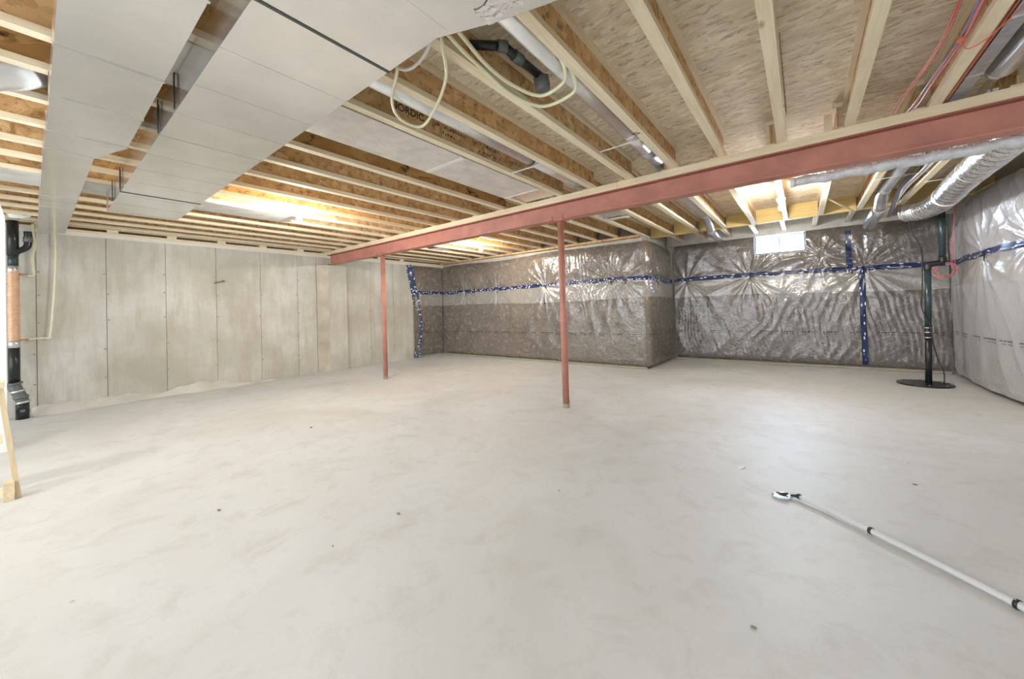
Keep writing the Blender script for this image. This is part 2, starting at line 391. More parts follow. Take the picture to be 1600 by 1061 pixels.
# window: two-light slider in a white vinyl frame
w = bpy.data.objects.new('window_1', None); C.objects.link(w); w.location = (-0.335, 9.2, WZ0); w['kind'] = 'structure'
boxes('window_frame', [(WX0, WX0 + 0.03, 9.16, 9.25, WZ0, WZ1), (WX1 - 0.03, WX1, 9.16, 9.25, WZ0, WZ1), (WX0 + 0.03, WX1 - 0.03, 9.16, 9.25, WZ0, WZ0 + 0.03), (WX0 + 0.03, WX1 - 0.03, 9.16, 9.25, WZ1 - 0.03, WZ1)], 'vinyl_white', w)
xm = (WX0 + WX1) / 2
box('meeting_stile', xm - 0.024, xm + 0.024, 9.17, 9.23, WZ0 + 0.03, WZ1 - 0.03, 'vinyl_white', w)
box('window_pane', WX0 + 0.03, xm - 0.024, 9.19, 9.195, WZ0 + 0.03, WZ1 - 0.03, 'window_glass', w)
box('window_pane', xm + 0.024, WX1 - 0.03, 9.21, 9.215, WZ0 + 0.03, WZ1 - 0.03, 'window_glass', w)
box('latch', xm - 0.02, xm - 0.006, 9.15, 9.17, 2.35, 2.40, 'hanger_steel', w)
box('window_sill', WX0, WX1, 8.99, 9.16, WZ0 - 0.012, WZ0, 'vinyl_white', w)
for x in (WX0 - 0.012, WX1): box('window_liner', x, x + 0.012, 8.99, 9.16, WZ0, WZ1, 'vinyl_white', w)

# ------------------------------------------------------------------ I-joists
JM = {}
def joist_parts(length, web='osb_web'):
    key = (round(length, 2), web)
    if key not in JM:
        f = 0.0325; out = []
        for nm, bx, mt in (('bottom_flange', (-f, f, 0, length, 0, 0.038), 'pine'), ('web', (-0.005, 0.005, 0, length, 0.038, 0.205), web), ('top_flange', (-f, f, 0, length, 0.205, 0.243), 'pine')):
            me = bpy.data.meshes.new(nm); me.from_pydata(bv(*bx), [], BF); me.materials.append(MATS[mt]); out.append((nm, me))
        JM[key] = out
    return JM[key]
def joist(x, y0, y1, label, group=None, web='osb_web'):
    t = thing('floor_joist', (x, y0, ZJ), label, 'joist', group)
    for nm, me in joist_parts(y1 - y0, web):
        o = bpy.data.objects.new(nm, me); C.objects.link(o); o.parent = t
    return t
near = [-8.0, -7.55, -7.1, -6.65, -6.2, -5.74, -5.28, -4.82, -4.36, -3.9, -3.4, -2.86, -2.33, -1.91, -1.456, -0.995, -0.56, -0.10, 0.34, 0.80, 1.30, 1.78]
near[6:11] = [-5.54, -5.09, -4.66, -4.19, -3.71]; near[5] = -6.0; near[0:5] = [-8.14, -7.75, -7.3, -6.88, -6.44]; near.insert(11, -3.25)
ORD = 'first second third fourth fifth sixth seventh eighth ninth tenth eleventh twelfth thirteenth fourteenth fifteenth sixteenth seventeenth eighteenth nineteenth twentieth twenty-first twenty-second twenty-third twenty-fourth'.split()
SPEC = {-8.14: 'I-joist nearest the bare concrete wall, crossing above the narrow duct', -5.09: 'I-joist over the ducts that carries the lit bulb nearest the concrete wall', -2.86: 'I-joist under the far edge of the pale speckled bay panel', -1.91: 'I-joist between the round pipe and the single hanging tubing loop', -1.456: 'I-joist beside the black drain pipe and paired cream tubing', 0.80: 'I-joist with red and pink wires tied along its side'}
for ji, x in enumerate(near):
    if x == -2.33: nordic = joist(x, YB, 4.10, 'I-joist with the big black stamp on its web, beside the pale bay panel')
    elif x == -0.995: j25 = joist(x, YB, 4.10, 'I-joist with two small black digits inked under its bottom flange')
    elif x == -3.25: joist(x, YB, 4.10, 'I-joist with dark water-stained web next to the pale bay panel', web='osb_web_stained')
    else: joist(x, YB, 4.10, SPEC.get(x) or ORD[ji] + ' I-joist from the bare concrete wall, on the duct side of the beam', 'joists over the ducts')
ji = 0
for k in range(-18, -6):
    x = 0.275 + 0.46 * k
    if x > -8.2: joist(x, 4.106, 7.43, ORD[ji] + ' I-joist from the bare concrete wall, between beam and box-out insulation', 'joists over the box-out side'); ji += 1
for k in range(-6, 4): joist(0.275 + 0.46 * k, 4.106, 7.93, ORD[k + 6] + ' I-joist hung on the yellow header, counted from the box-out corner', 'joists hung on the header')
# header with hangers, stub joists behind it
hd = thing('header_beam', (-0.3, 7.96, ZJ), 'yellow laminated header carrying the joist ends above the window alcove', 'header')
box('beam', -2.60, XR, 7.935, 7.985, ZJ, ZD, 'header_yellow', hd)
for k in range(-6, 4):
    x = 0.275 + 0.46 * k
    for s in (-1, 1): box('joist_hanger', x + s * 0.0335 - 0.001, x + s * 0.0335 + 0.001 + 0.0, 7.87, 7.934, ZJ, ZJ + 0.2, 'hanger_steel', hd)
for k in range(-5, 4):
    x = 0.275 + 0.46 * k - 0.06
    joist(x, 7.99, 9.12, ORD[k + 5] + ' short joist stub behind the yellow header, counted from the box-out corner', 'stub joists behind the header')
# pieces of strapping left in the deck bays
for i, (x, y0) in enumerate(((0.215, 3.78), (-0.17, 3.9))):
    tag(box('wood_block', x - 0.028, x + 0.022, y0, y0 + 0.09, ZJ, ZJ + 0.14, 'pine_v'), ['short upright wood block on the beam plate beside a joist end', 'small wood offcut standing on the beam plate near the middle joists'][i], 'wood block')
for o in [o for o in C.objects if o.name.startswith('wood_block')]: o.location.y += 0.26
# lettering printed on the stamped joist and under the numbered one
nx = -2.33 + 0.005
face = Matrix(((0, 0, 1, nx + 0.0006), (1, 0, 0, 0), (0, 1, 0, 0), (0, 0, 0, 1)))   # text x -> +y, text y -> +z, facing +x
def web_text(t, y, z, size, mt='ink_black'):
    lettering('printed_lettering', t, size, mt, nordic, Matrix.Translation((0, y, z)) @ face)
web_text('NORDIC', 1.62, 2.752, 0.078)
# the small print that follows is unreadable: short ink strokes only
V, F = [], []
for y0, y1, z, h in ((2.02, 2.40, 2.775, .03), (2.12, 2.34, 2.725, .025), (2.48, 2.84, 2.775, .034), (2.56, 2.86, 2.715, .026), (3.02, 3.22, 2.75, .034), (3.3, 3.42, 2.74, .03)):
    y = y0
    while y < y1:
        wd_ = RNG.uniform(.006, .014); sl = RNG.uniform(-.008, .008); o = len(V); hh = h * RNG.uniform(.45, 1)
        V += [(nx + 0.0007, y, z), (nx + 0.0007, y + wd_, z), (nx + 0.0007, y + wd_ + sl, z + hh), (nx + 0.0007, y + sl, z + hh)]; F.append((o, o + 1, o + 2, o + 3))
        y += wd_ + RNG.uniform(.006, .016) + (0.03 if RNG.rand() < .15 else 0)
mesh('printed_strokes', V, F, 'ink_faint', nordic)['kind'] = 'stuff'
under = Matrix(((-1, 0, 0, 0), (0, 1, 0, 0), (0, 0, -1, 0), (0, 0, 0, 1)))
lettering('inked_digits', '25', 0.06, 'ink_black', j25, Matrix.Translation((-0.985, 3.02, ZJ - 0.0006)) @ under @ Matrix.Rotation(R(-60), 4, 'Z'))

# pale sheets closing joist bays
pb = thing('bay_panel', (-2.6, 2, 2.62), 'pale speckled sheet closing the joist bay beside the stamped joist', 'panel')
for a, b_ in ((0.4, 2.40), (2.415, 3.62)): box('sheet', -2.885, -2.368, a, b_, 2.622, 2.6295, 'pan_sheet', pb)
box('joint_strip', -2.88, -2.37, 2.385, 2.43, 2.617, 2.622, 'cable_white', pb); box('joint_strip', -2.88, -2.37, 3.60, 3.63, 2.617, 2.622, 'cable_white', pb)
box('end_boot', -2.82, -2.37, 3.66, 4.0, 2.64, 2.80, 'foil', pb)
pg = thing('bay_panel', (-5.77, 1.8, 2.62), 'grey sheet metal closing a joist bay near the bare bulb', 'panel')
box('sheet', -6.02, -5.53, -1.5, 2.22, 2.622, 2.6295, 'pan_grey', pg)
mesh('torn_end', [(-6.02, 2.22, 2.626), (-5.53, 2.22, 2.626), (-5.60, 2.34, 2.622), (-5.72, 2.27, 2.615), (-5.85, 2.36, 2.62), (-5.95, 2.26, 2.618)], [(0, 1, 2, 3, 4, 5)], 'foil', pg)

# ------------------------------------------------------------------ steel beam and posts
bt = thing('steel_beam', (-3, 4.1, 2.345), 'long red-oxide steel I-beam with a wood plate bolted on top', 'beam')
box('bottom_flange', -8.25, XR, 4.03, 4.17, 2.345, 2.357, 'red_oxide', bt)
box('web', -8.25, XR, 4.096, 4.104, 2.357, 2.543, 'red_oxide', bt)
box('top_flange', -8.25, XR, 4.03, 4.17, 2.543, 2.555, 'red_oxide_dark', bt)  # darker red puts the shadow under the wood plate into the flange colour
for a, b_ in ((-8.28, -5.0), (-4.998, -1.6), (-1.598, XR)): box('wood_plate', a, b_, 4.025, 4.175, 2.5555, 2.629, 'pine_x', bt, 0.002)
def post(x, y, label):
    t = thing('steel_post', (x, y, 0), label, 'post')
    tube('shaft', [(x, y, 0.0), (x, y, 2.333)], 0.0405, 'red_oxide', t, 24)
    box('cap_plate', x - 0.09, x + 0.09, y - 0.06, y + 0.06, 2.333, 2.3448, 'red_oxide', t)
    for s in (-1, 1): box('cap_tab', x + s * 0.075 - 0.007, x + s * 0.075 + 0.007, y - 0.076, y - 0.0705, 2.325, 2.39, 'red_oxide_dark', t)
    tube('scuff_band', [(x, y, 0.0), (x, y, 0.05)], 0.0412, 'joint_dark', t, 24, cap=False)
post(-6.25, 4.1, 'thin red steel post near the bare concrete wall')
post(-2.375, 4.1, 'red steel post standing alone in the open floor under mid beam')

# ------------------------------------------------------------------ ducts
def duct_box(name, outline, z0, z1, mat, parent):
    n = len(outline); vs = [(x, y, z0) for x, y in outline] + [(x, y, z1) for x, y in outline]
    return mesh(name, vs, [tuple(range(n))[::-1], tuple(range(n, 2 * n))] + [(i, (i + 1) % n, (i + 1) % n + n, i + n) for i in range(n)], mat, parent)
d1 = thing('main_duct', (-3, 0.8, 2.42), 'wide galvanized rectangular duct hanging under the joists, nearest the posts', 'duct')
secs = [(-5.80, -4.86), (-4.852, -3.20), (-3.192, -1.56), (-1.552, 0.9)]
for i, (a, b_) in enumerate(secs):
    ol = [(a, 0.51), (b_, 0.51), (b_, 1.078), (a, 1.078)]
    if i == 3: ol = [(a, 0.51), (b_, 0.51), (b_, 1.078), (a, 1.078)]
    sec = duct_box('section', ol, 2.42, 2.615, 'galvanized', d1)
    box('drive_seam', b_ - 0.002, b_ + 0.010, 0.505, 1.083, 2.416, 2.616, 'seam_dark' if i in (0, 2) else 'galvanized', d1)
    for k in range(1, int((b_ - a) / 0.42) + 1):
        xk = a + k * 0.41
        if xk < b_ - 0.1: box('stiffening_bead', xk - 0.006, xk + 0.006, 0.512, 1.076, 2.4188, 2.42, 'galvanized', sec)
box('end_lip', -5.815, -5.80, 0.505, 1.083, 2.416, 2.618, 'galvanized', d1)
duct_box('takeoff', [(-1.215, 1.080), (0.9, 1.080), (0.9, 1.50), (0.0, 1.42), (-0.75, 1.235), (-0.95, 1.18)], 2.425, 2.612, 'galvanized', d1)
# crumpled foil tape by the takeoff
cv = []; cf = []
for i in range(9):
    for j in range(6):
        cv.append((-0.98 + i * 0.022, 1.07 + j * 0.018 + 0.008 * math.sin(i), 2.419 - 0.006 * RNG.rand()))
for i in range(8):
    for j in range(5): cf.append((i * 6 + j, (i + 1) * 6 + j, (i + 1) * 6 + j + 1, i * 6 + j + 1))
mesh('foil_tape', cv, cf, 'foil', d1)
for i, x in enumerate((-4.80, -3.16, -2.73, -5.3)):
    st = tag(box('hanger_strap', x - 0.011, x + 0.011, 0.498, 0.503, 2.42, 2.6295, 'abs_black'), ['black strap at the dark seam near the closed end of the wide duct', 'black strap on the wide duct where the narrow duct tapers', 'long black strap in the gap between both ducts', 'thin black strap nearest the closed end of the wide duct'][i], 'strap', 'duct hanger straps')
d2 = thing('branch_duct', (-5, 0.2, 2.49), 'narrower galvanized duct tapering toward the concrete wall', 'duct')
duct_box('section', [(-3.80, 0.072), (-1.802, 0.072), (-1.802, 0.438), (-3.80, 0.438)], 2.49, 2.615, 'galvanized', d2)
duct_box('section', [(-1.794, 0.072), (1.0, 0.072), (1.0, 0.438), (-1.794, 0.438)], 2.49, 2.615, 'galvanized', d2)
duct_box('taper', [(-4.20, 0.066), (-3.808, 0.070), (-3.808, 0.44), (-4.20, 0.31)], 2.488, 2.615, 'galvanized', d2)
duct_box('section', [(-6.0, 0.064), (-4.208, 0.064), (-4.208, 0.306), (-6.0, 0.306)], 2.49, 2.615, 'galvanized', d2)
duct_box('section', [(-8.10, 0.064), (-6.008, 0.064), (-6.008, 0.306), (-8.10, 0.306)], 2.49, 2.615, 'galvanized', d2)
for x in (-4.204, -5.80, -6.35, -3.804, -1.798, -2.6, -3.2): 
    w_ = (0.06, 0.31) if x < -4.0 else (0.068, 0.442)
    box('seam', x - 0.008, x + 0.008, w_[0], w_[1], 2.484, 2.616, 'galvanized', d2)
for y in (0.10,): pass

def strap(name, a, b_, mat='cable_white', r=0.006): return tube(name, [a, b_], r, mat, None, 6)
# round supply pipes in the joist bays
p1 = thing('round_duct', (-2.045, 2.5, 2.67), 'round galvanized pipe in the bay of the stamped joist', 'pipe')
tube('pipe', [(-2.045, 1.09, 2.702), (-2.045, 3.0, 2.702)], 0.062, 'galvanized_pipe', p1, 20)
tube('pipe', [(-2.045, 2.985, 2.702), (-2.05, 3.78, 2.705)], 0.0585, 'galvanized_pipe', p1, 20)
tube('crimp_ring', [(-2.045, 2.975, 2.702), (-2.045, 3.0, 2.702)], 0.065, 'seam_dark', p1, 20)
tube('elbow', [(-2.05, 3.78, 2.705), (-2.05, 3.9, 2.715), (-2.06, 4.3, 2.77)], 0.06, 'galvanized_dull', p1, 16)
box('pipe_strap', -2.30, -1.945, 3.01, 3.035, 2.630, 2.6335, 'cable_white', p1)
p2 = thing('round_duct', (-1.135, 2.6, 2.67), 'round galvanized pipe rising out of the wide duct takeoff, behind hanging tubing', 'pipe')
tube('pipe', [(-1.125, 1.36, 2.735), (-1.13, 3.18, 2.735)], 0.062, 'galvanized_pipe', p2, 20)
tube('pipe', [(-1.13, 3.165, 2.735), (-1.14, 3.62, 2.735)], 0.058, 'galvanized_pipe', p2, 20)
tube('crimp_ring', [(-1.13, 3.155, 2.735), (-1.13, 3.18, 2.735)], 0.064, 'galvanized_pipe', p2, 20)
tube('elbow', [(-1.14, 3.62, 2.735), (-1.15, 3.8, 2.745), (-1.17, 4.3, 2.77)], 0.06, 'galvanized_dull', p2, 16)
box('pipe_strap', -1.425, -1.028, 3.20, 3.222, 2.660, 2.664, 'cable_white', p2)
p3 = thing('round_duct', (1.06, 3.5, 2.66), 'round white-grey pipe beside the flat grey duct over the beam', 'pipe')
tube('pipe', [(1.09, 1.0, 2.735), (1.075, 3.9, 2.735)], 0.07, 'galvanized_pipe', p3, 20); tube('reducer', [(1.075, 3.9, 2.735), (1.07, 4.0, 2.74)], [0.07, 0.045], 'galvanized_pipe', p3, 20)
g3 = thing('flat_duct', (0.94, 3.5, 2.66), 'flat dull grey duct with red wire along it, over the beam', 'duct')
box('duct', 0.885, 0.958, 1.0, 4.35, 2.668, 2.80, 'galvanized_dull', g3)
for y in (3.1, 3.75): box('duct_seam', 0.88, 0.963, y, y + 0.012, 2.665, 2.80, 'galvanized', g3)
# far-side ducts
f1 = thing('round_duct', (-1.24, 6, 2.65), 'silver pipe ending in a boot above the insulated alcove corner', 'pipe')
tube('pipe', [(-1.25, 4.4, 2.745), (-1.25, 6.9, 2.735)], 0.062, 'galvanized_pipe', f1, 18)
tube('elbow', [(-1.25, 6.9, 2.735), (-1.26, 7.15, 2.72), (-1.275, 7.4, 2.66), (-1.285, 7.6, 2.58)], 0.064, 'galvanized_pipe', f1, 18, 4)
tube('boot', [(-1.285, 7.6, 2.58), (-1.30, 8.1, 2.545), (-1.31, 8.70, 2.53)], 0.064, 'foil', f1, 18)
f2 = thing('round_duct', (0.86, 6, 2.6), 'galvanized oval pipe dropping into a sheet metal boot by the window alcove', 'pipe')
tube('pipe', [(0.905, 4.5, 2.70), (0.90, 6.9, 2.69)], 0.066, 'galvanized_pipe', f2, 18)
tube('elbow', [(0.90, 6.9, 2.69), (0.90, 7.1, 2.67), (0.905, 7.3, 2.60), (0.91, 7.42, 2.53)], 0.072, 'foil', f2, 14, 4)
tube('boot', [(0.91, 7.42, 2.53), (0.90, 7.7, 2.50), (0.88, 8.35, 2.44)], [0.075, 0.08, 0.085], 'foil', f2, 14)
f3 = thing('flexible_duct', (1.3, 6, 2.5), 'silver insulated flexible duct sagging under the joists at the alcove corner', 'duct')
fp = spline([(1.36, 4.35, 2.50), (1.36, 4.9, 2.50), (1.38, 5.6, 2.50), (1.40, 6.3, 2.49), (1.42, 6.9, 2.46), (1.40, 7.35, 2.45), (1.33, 7.68, 2.46), (1.20, 7.80, 2.47)], 24)
rr = [0.120 + 0.012 * math.sin(i * 1.35) + 0.006 * RNG.rand() for i in range(len(fp))]
tube('jacket', fp, rr, 'foil', f3, 20)
for i in (52, 92): tube('cinch_band', [fp[i] * 1.0, fp[i + 1] * 1.0], 0.134, 'cable_white', f3, 20)
wr = thing('pipe_insulation', (0.7, 4.3, 2.33), 'ragged white insulation sleeve running along behind the steel beam', 'pipe insulation')
wp = [(x, 4.30 + 0.006 * math.sin(x * 9), 2.330 + 0.006 * math.sin(x * 23)) for x in np.arange(-0.03, 2.05, 0.03)]
tube('sleeve', wp, [0.036 + 0.016 * RNG.rand() for _ in wp], 'wrap_white', wr, 12)
fv, ff = [], []
for x in np.arange(-0.02, 2.03, 0.013):
    h = 0.012 + 0.035 * RNG.rand(); dx = RNG.uniform(-.015, .015); o = len(fv); y = 4.27 + RNG.uniform(-.01, .02)
    fv += [(x, y, 2.354), (x + 0.012, y, 2.354), (x + dx + 0.005, y - 0.012, 2.354 + h), (x + 0.006, y + 0.008, 2.354)]
    ff += [(o, o + 1, o + 2), (o + 1, o + 3, o + 2), (o + 3, o, o + 2)]
mesh('torn_fringe', fv, ff, 'wrap_white', wr)['kind'] = 'stuff'
tube('end_sleeve', [(-0.06, 4.30, 2.330), (-0.02, 4.30, 2.330)], 0.045, 'cable_white', wr, 12)
rg = thing('duct_boot', (-2.2, 5.5, 2.62), 'small sheet metal register boot set between joists behind the post', 'duct')
box('box', -2.445, -2.075, 5.25, 5.62, 2.64, 2.80, 'foil', rg); box('flange', -2.44, -2.08, 5.62, 5.72, 2.618, 2.628, 'cable_white', rg); tube('collar', [(-2.36, 5.2, 2.72), (-2.36, 5.25, 2.72)], 0.06, 'copper', rg, 14)
rh = thing('duct_boot', (-6.35, 5.7, 2.62), 'small pale sheet metal boot between joists beyond the beam end', 'duct')
box('box', -6.60, -6.21, 5.5, 5.8, 2.66, 2.80, 'galvanized', rh); box('flange', -6.60, -6.21, 5.5, 5.86, 2.645, 2.652, 'cable_white', rh)
el = thing('duct_elbow', (-3.5, -0.1, 2.6), 'segmented galvanized elbow in the joist bay left of the narrow duct', 'duct')
ep = spline([(-3.48, -0.62, 2.66), (-3.48, -0.32, 2.66), (-3.47, -0.12, 2.665), (-3.46, -0.02, 2.72), (-3.46, 0.0, 2.80)], 6)
tube('elbow', ep, [0.115 if i % 6 else 0.123 for i in range(len(ep))], 'galvanized_pipe', el, 20)
tube('white_collar', [(-3.46, 0.01, 2.80), (-3.46, 0.03, 2.74), (-3.455, 0.05, 2.70)], 0.10, 'wrap_white', el, 14)

# ------------------------------------------------------------------ bare bulbs
def lamp(x, y, label, zm=ZJ, group=None, drop=0.03):
    t = thing('ceiling_light', (x, y, zm), label, 'light', group)
    tube('lampholder', [(x, y, zm - 0.0002), (x, y, zm - 0.022), (x, y, zm - 0.05), (x, y, zm - 0.045 - drop)], [0.055, 0.055, 0.035, 0.026], 'porcelain', t, 18)
    prof = [(0.015, 0.046), (0.016, 0.055), (0.027, 0.075), (0.0325, 0.097), (0.029, 0.118), (0.018, 0.132), (0.004, 0.138)]
    tube('bulb', [(x, y, zm - drop - d) for r, d in prof], [r for r, d in prof], 'bulb_glow', t, 16)
lamp(-5.07, 2.13, 'lit bare bulb on the ceiling between wide duct and concrete wall')
lamp(-5.235, 5.74, 'lit bare bulb on the ceiling in front of the box-out insulation')
lamp(-0.19, 6.2, 'lit bare bulb on the ceiling before the small window')
lamp(0.80, 0.75, 'lit bare bulb on a joist beside the wide duct takeoff')
lamp(-3.71, -1.9, 'added unseen fill bulb on a joist behind the narrow duct')  # extra bulb added out of view to brighten the near left side

# ------------------------------------------------------------------ insulation blankets
def ridge(t): return np.abs(((t) % 1.0) * 2 - 1) ** 2.0
class Blanket:
    def __init__(s, path, ztop, tape_z, pins, seed, z0=0.05, fine=None, side=1, thick=0.10, depth=0.03):
        P = np.array(path, float); d = np.hypot(*np.diff(P, axis=0).T); s.cum = np.r_[0, np.cumsum(d)]; s.P = P
        s.len = s.cum[-1]; s.ztop = ztop; s.tz = tape_z; s.pins = pins; s.seed = seed; s.z0 = z0; s.fine = fine; s.side = side; s.thick = thick; s.depth = depth
    def at(s, u):
        x = np.interp(u, s.cum, s.P[:, 0]); y = np.interp(u, s.cum, s.P[:, 1]); e = 0.05
        dx = np.interp(u + e, s.cum, s.P[:, 0]) - np.interp(u - e, s.cum, s.P[:, 0]); dy = np.interp(u + e, s.cum, s.P[:, 1]) - np.interp(u - e, s.cum, s.P[:, 1])
        n = np.hypot(dx, dy) + 1e-9
        return x, y, s.side * dy / n, -s.side * dx / n
    def base(s, u, z):
        tz = s.tz(u); top = s.ztop(u)
        d = s.depth * (1 - np.exp(-((z - tz) / 0.22) ** 2)) + 0.02 * (vnoise(u * 1.7, z * 1.3, s.seed) - 0.5) + 0.012 * (vnoise(u * 5, z * 4, s.seed + 3) - 0.5)
        d -= 0.05 * np.clip((z - top + 0.16) / 0.16, 0, 1) ** 2 + 0.03 * np.clip((s.z0 + 0.12 - z) / 0.12, 0, 1) ** 2
        return d
    def wrink(s, u, z):
        w = np.zeros_like(u); tz = s.tz(u)
        for i, (pu, pz, R_) in enumerate(s.pins):
            dx, dz = u - pu, z - pz; r = np.hypot(dx, dz); a = np.arctan2(dx, -dz)
            n = 6 + (i * 5) % 4
            w += 0.034 * np.exp(-r / (R_ * 1.3)) * np.clip(r / 0.07, 0, 1) * ridge(a / math.pi * n + 0.35 * vnoise(a * 3, r * 2, s.seed + i) + i * .37)
            w -= 0.02 * np.exp(-(r / 0.06) ** 2)
        w += 0.016 * ridge(u * 2.1 + 1.6 * vnoise(u * 1.1, z * 1.5, s.seed + 9) + z * 0.7) * vnoise(u * 1.3, z * 1.1, s.seed + 5)
        if s.fine:
            m = s.fine(u, z)
            w += m * (0.016 * ridge(u * 13 + 2.2 * vnoise(u * 1.9, z * 1.9, s.seed + 11) + z * 1.3) * vnoise(u * 4, z * 2.4, s.seed + 2) + 0.012 * ridge(u * 6 - 2.0 * vnoise(u * 1.3, z * 2.3, s.seed + 21) - z * 2.2) * vnoise(u * 2.5, z * 2.0, s.seed + 4))
        return w
    def grid(s, name, u0, u1, zlo, zhi, du, dz, off, mat, parent, wr=1.0, hole=None, uv=False):
        nu = max(2, int((u1 - u0) / du) + 1); nz = max(2, int(2.5 / dz) + 1) if zlo is None else max(2, int(0.4 / dz) + 1)
        if uv: nz = 5
        us = np.linspace(u0, u1, nu); t = np.linspace(0, 1, nz)
        U, T = np.meshgrid(us, t, indexing='ij')
        lo = s.z0 + 0 * U if zlo is None else zlo(U); hi = s.ztop(U) if zhi is None else zhi(U)
        Z = lo + (hi - lo) * T
        x, y, nx, ny = s.at(U); d = s.base(U, Z) + off + wr * s.wrink(U, Z)
        V = np.stack([x + nx * d, y + ny * d, Z], -1).reshape(-1, 3)
        F = []
        for i in range(nu - 1):
            for j in range(nz - 1):
                if hole and hole(x[i, j], Z[i, j]) and hole(x[i + 1, j + 1], Z[i + 1, j + 1]): continue
                q = (i * nz + j, (i + 1) * nz + j, (i + 1) * nz + j + 1, i * nz + j + 1)
                F.append(q if s.side > 0 else q[::-1])
        ob = mesh(name, V, F, mat, parent, True)
        if uv:
            ul = ob.data.uv_layers.new(name='UVMap'); uu = U.reshape(-1); tt = T.reshape(-1)
            for lp in ob.data.loops: ul.data[lp.index].uv = (uu[lp.vertex_index] * 1.0, tt[lp.vertex_index])
        return ob
    def build(s, t, wool_mat, film_mat='poly_film', hole=None, u1=None, tape=True, band=True, batts=1.2, tape_mat='blue_tape', w=0.040, textz=0.67):
        u1 = u1 or s.len
        e = np.r_[np.arange(0, u1 - 0.3, batts), u1]
        for a, b_ in zip(e[:-1], e[1:]): s.grid('batt', a, b_, None, None, 0.05, 0.05, -0.022, wool_mat, t, 0.0, hole)
        fm = s.grid('film', 0, u1, None, None, 0.017, 0.017, 0.0, film_mat, t, 1.0, hole)
        if band: s.grid('film_overlap', 0, u1, lambda u: 1.385 + 0.02 * np.sin(u * 1.3), s.tz, 0.017, 0.02, 0.006, 'poly_overlap', t, 1.0)
        if tape:
            tp = s.grid('tape', 0, u1, lambda u: s.tz(u) - w + 0.006 * np.sin(u * 7 + s.seed), lambda u: s.tz(u) + w + 0.006 * np.sin(u * 6 + s.seed), 0.03, 0.02, 0.011, tape_mat, t, 0.8, uv=True)
        for pu, pz, R_ in s.pins:
            if abs(pz - float(s.tz(np.array(pu)))) < 0.12:
                x, y, nx, ny = [float(q) for q in s.at(np.array(pu))]
                d = float(s.base(np.array([pu]), np.array([pz]))[0]) + 0.016; z = float(s.tz(np.array(pu)))
                tx, ty = -ny, nx
                a = (x + nx * d, y + ny * d, z - 0.02); b_ = (x + nx * (d + .012) + tx * .025, y + ny * (d + .012) + ty * .025, z - 0.11)
                tube('tape_tail', [a, b_], [0.009, 0.004], 'ink_black', tp, 6)
        if textz:
            s.print_line(fm, 0.05, u1 - 0.05, textz)
    def print_line(s, t, u0, u1, z):
        V, F = [], []; u = u0
        while u < u1:
            n = RNG.randint(3, 9); 
            for k in range(n):
                w_ = RNG.uniform(.012, .04)
                if u + w_ > u1: break
                for zz, h in ((z, 0.014), (z - 0.034, 0.009)):
                    if zz < z and RNG.rand() < .35: continue
                    q = np.array([u, u + w_, u + w_, u]); zq = np.array([zz, zz, zz + h, zz + h])
                    x, y, nx, ny = s.at(q); d = s.base(q, zq) + s.wrink(q, zq) + 0.005
                    o = len(V); V += list(zip(x + nx * d, y + ny * d, zq)); F.append((o, o + 1, o + 2, o + 3))
                u += w_ + RNG.uniform(.006, .02)
            u += RNG.uniform(.05, .22)
        mesh('printed_line', V, F, 'ink_faint', t)['kind'] = 'stuff'
def arc(cx, cy, r, a0, a1, n=8): return [(cx + r * math.cos(R(a0 + (a1 - a0) * k / n)), cy + r * math.sin(R(a0 + (a1 - a0) * k / n))) for k in range(n + 1)]
cst = lambda v: (lambda u: v + 0 * u)
# (a) return beside the bare concrete: face x = -8.24, y from 6.3 to 7.3
t = thing('insulation_blanket', (-8.25, 6.8, 0), 'narrow poly-covered insulation with wavy blue taped edge against bare concrete', 'insulation', 'poly-covered insulation')
A = Blanket([(-8.235, 6.33), (-8.235, 7.32)], cst(2.50), cst(1.765), [(0.12, 1.70, .3), (0.10, 1.1, .25)], 1, depth=0.02)
A.build(t, 'wool_brown', batts=2, textz=0.66)
def edge_y(z): return 6.36 + 0.16 * math.sin((z - 0.0) / 2.5 * math.pi * 1.15) * (0.4 + 0.6 * (1 - z / 2.5)) - 0.13 * max(0, z - 1.0) / 1.5
V, F = [], []; zs = np.linspace(0.03, 2.50, 60)
for z in zs:
    y = edge_y(z); V += [(-8.292, y - 0.07, z), (-8.245, y - 0.025, z), (-8.18 + 0.01 * math.sin(z * 9), y + 0.05, z)]
for i in range(len(zs) - 1):
    for k in range(2): a = i * 3 + k; F.append((a, a + 1, a + 4, a + 3))
eo = mesh('edge_tape', V, F, 'blue_tape', t, True); ul = eo.data.uv_layers.new(name='UVMap')
for lp in eo.data.loops: ul.data[lp.index].uv = (zs[lp.vertex_index // 3], (lp.vertex_index % 3) / 2)
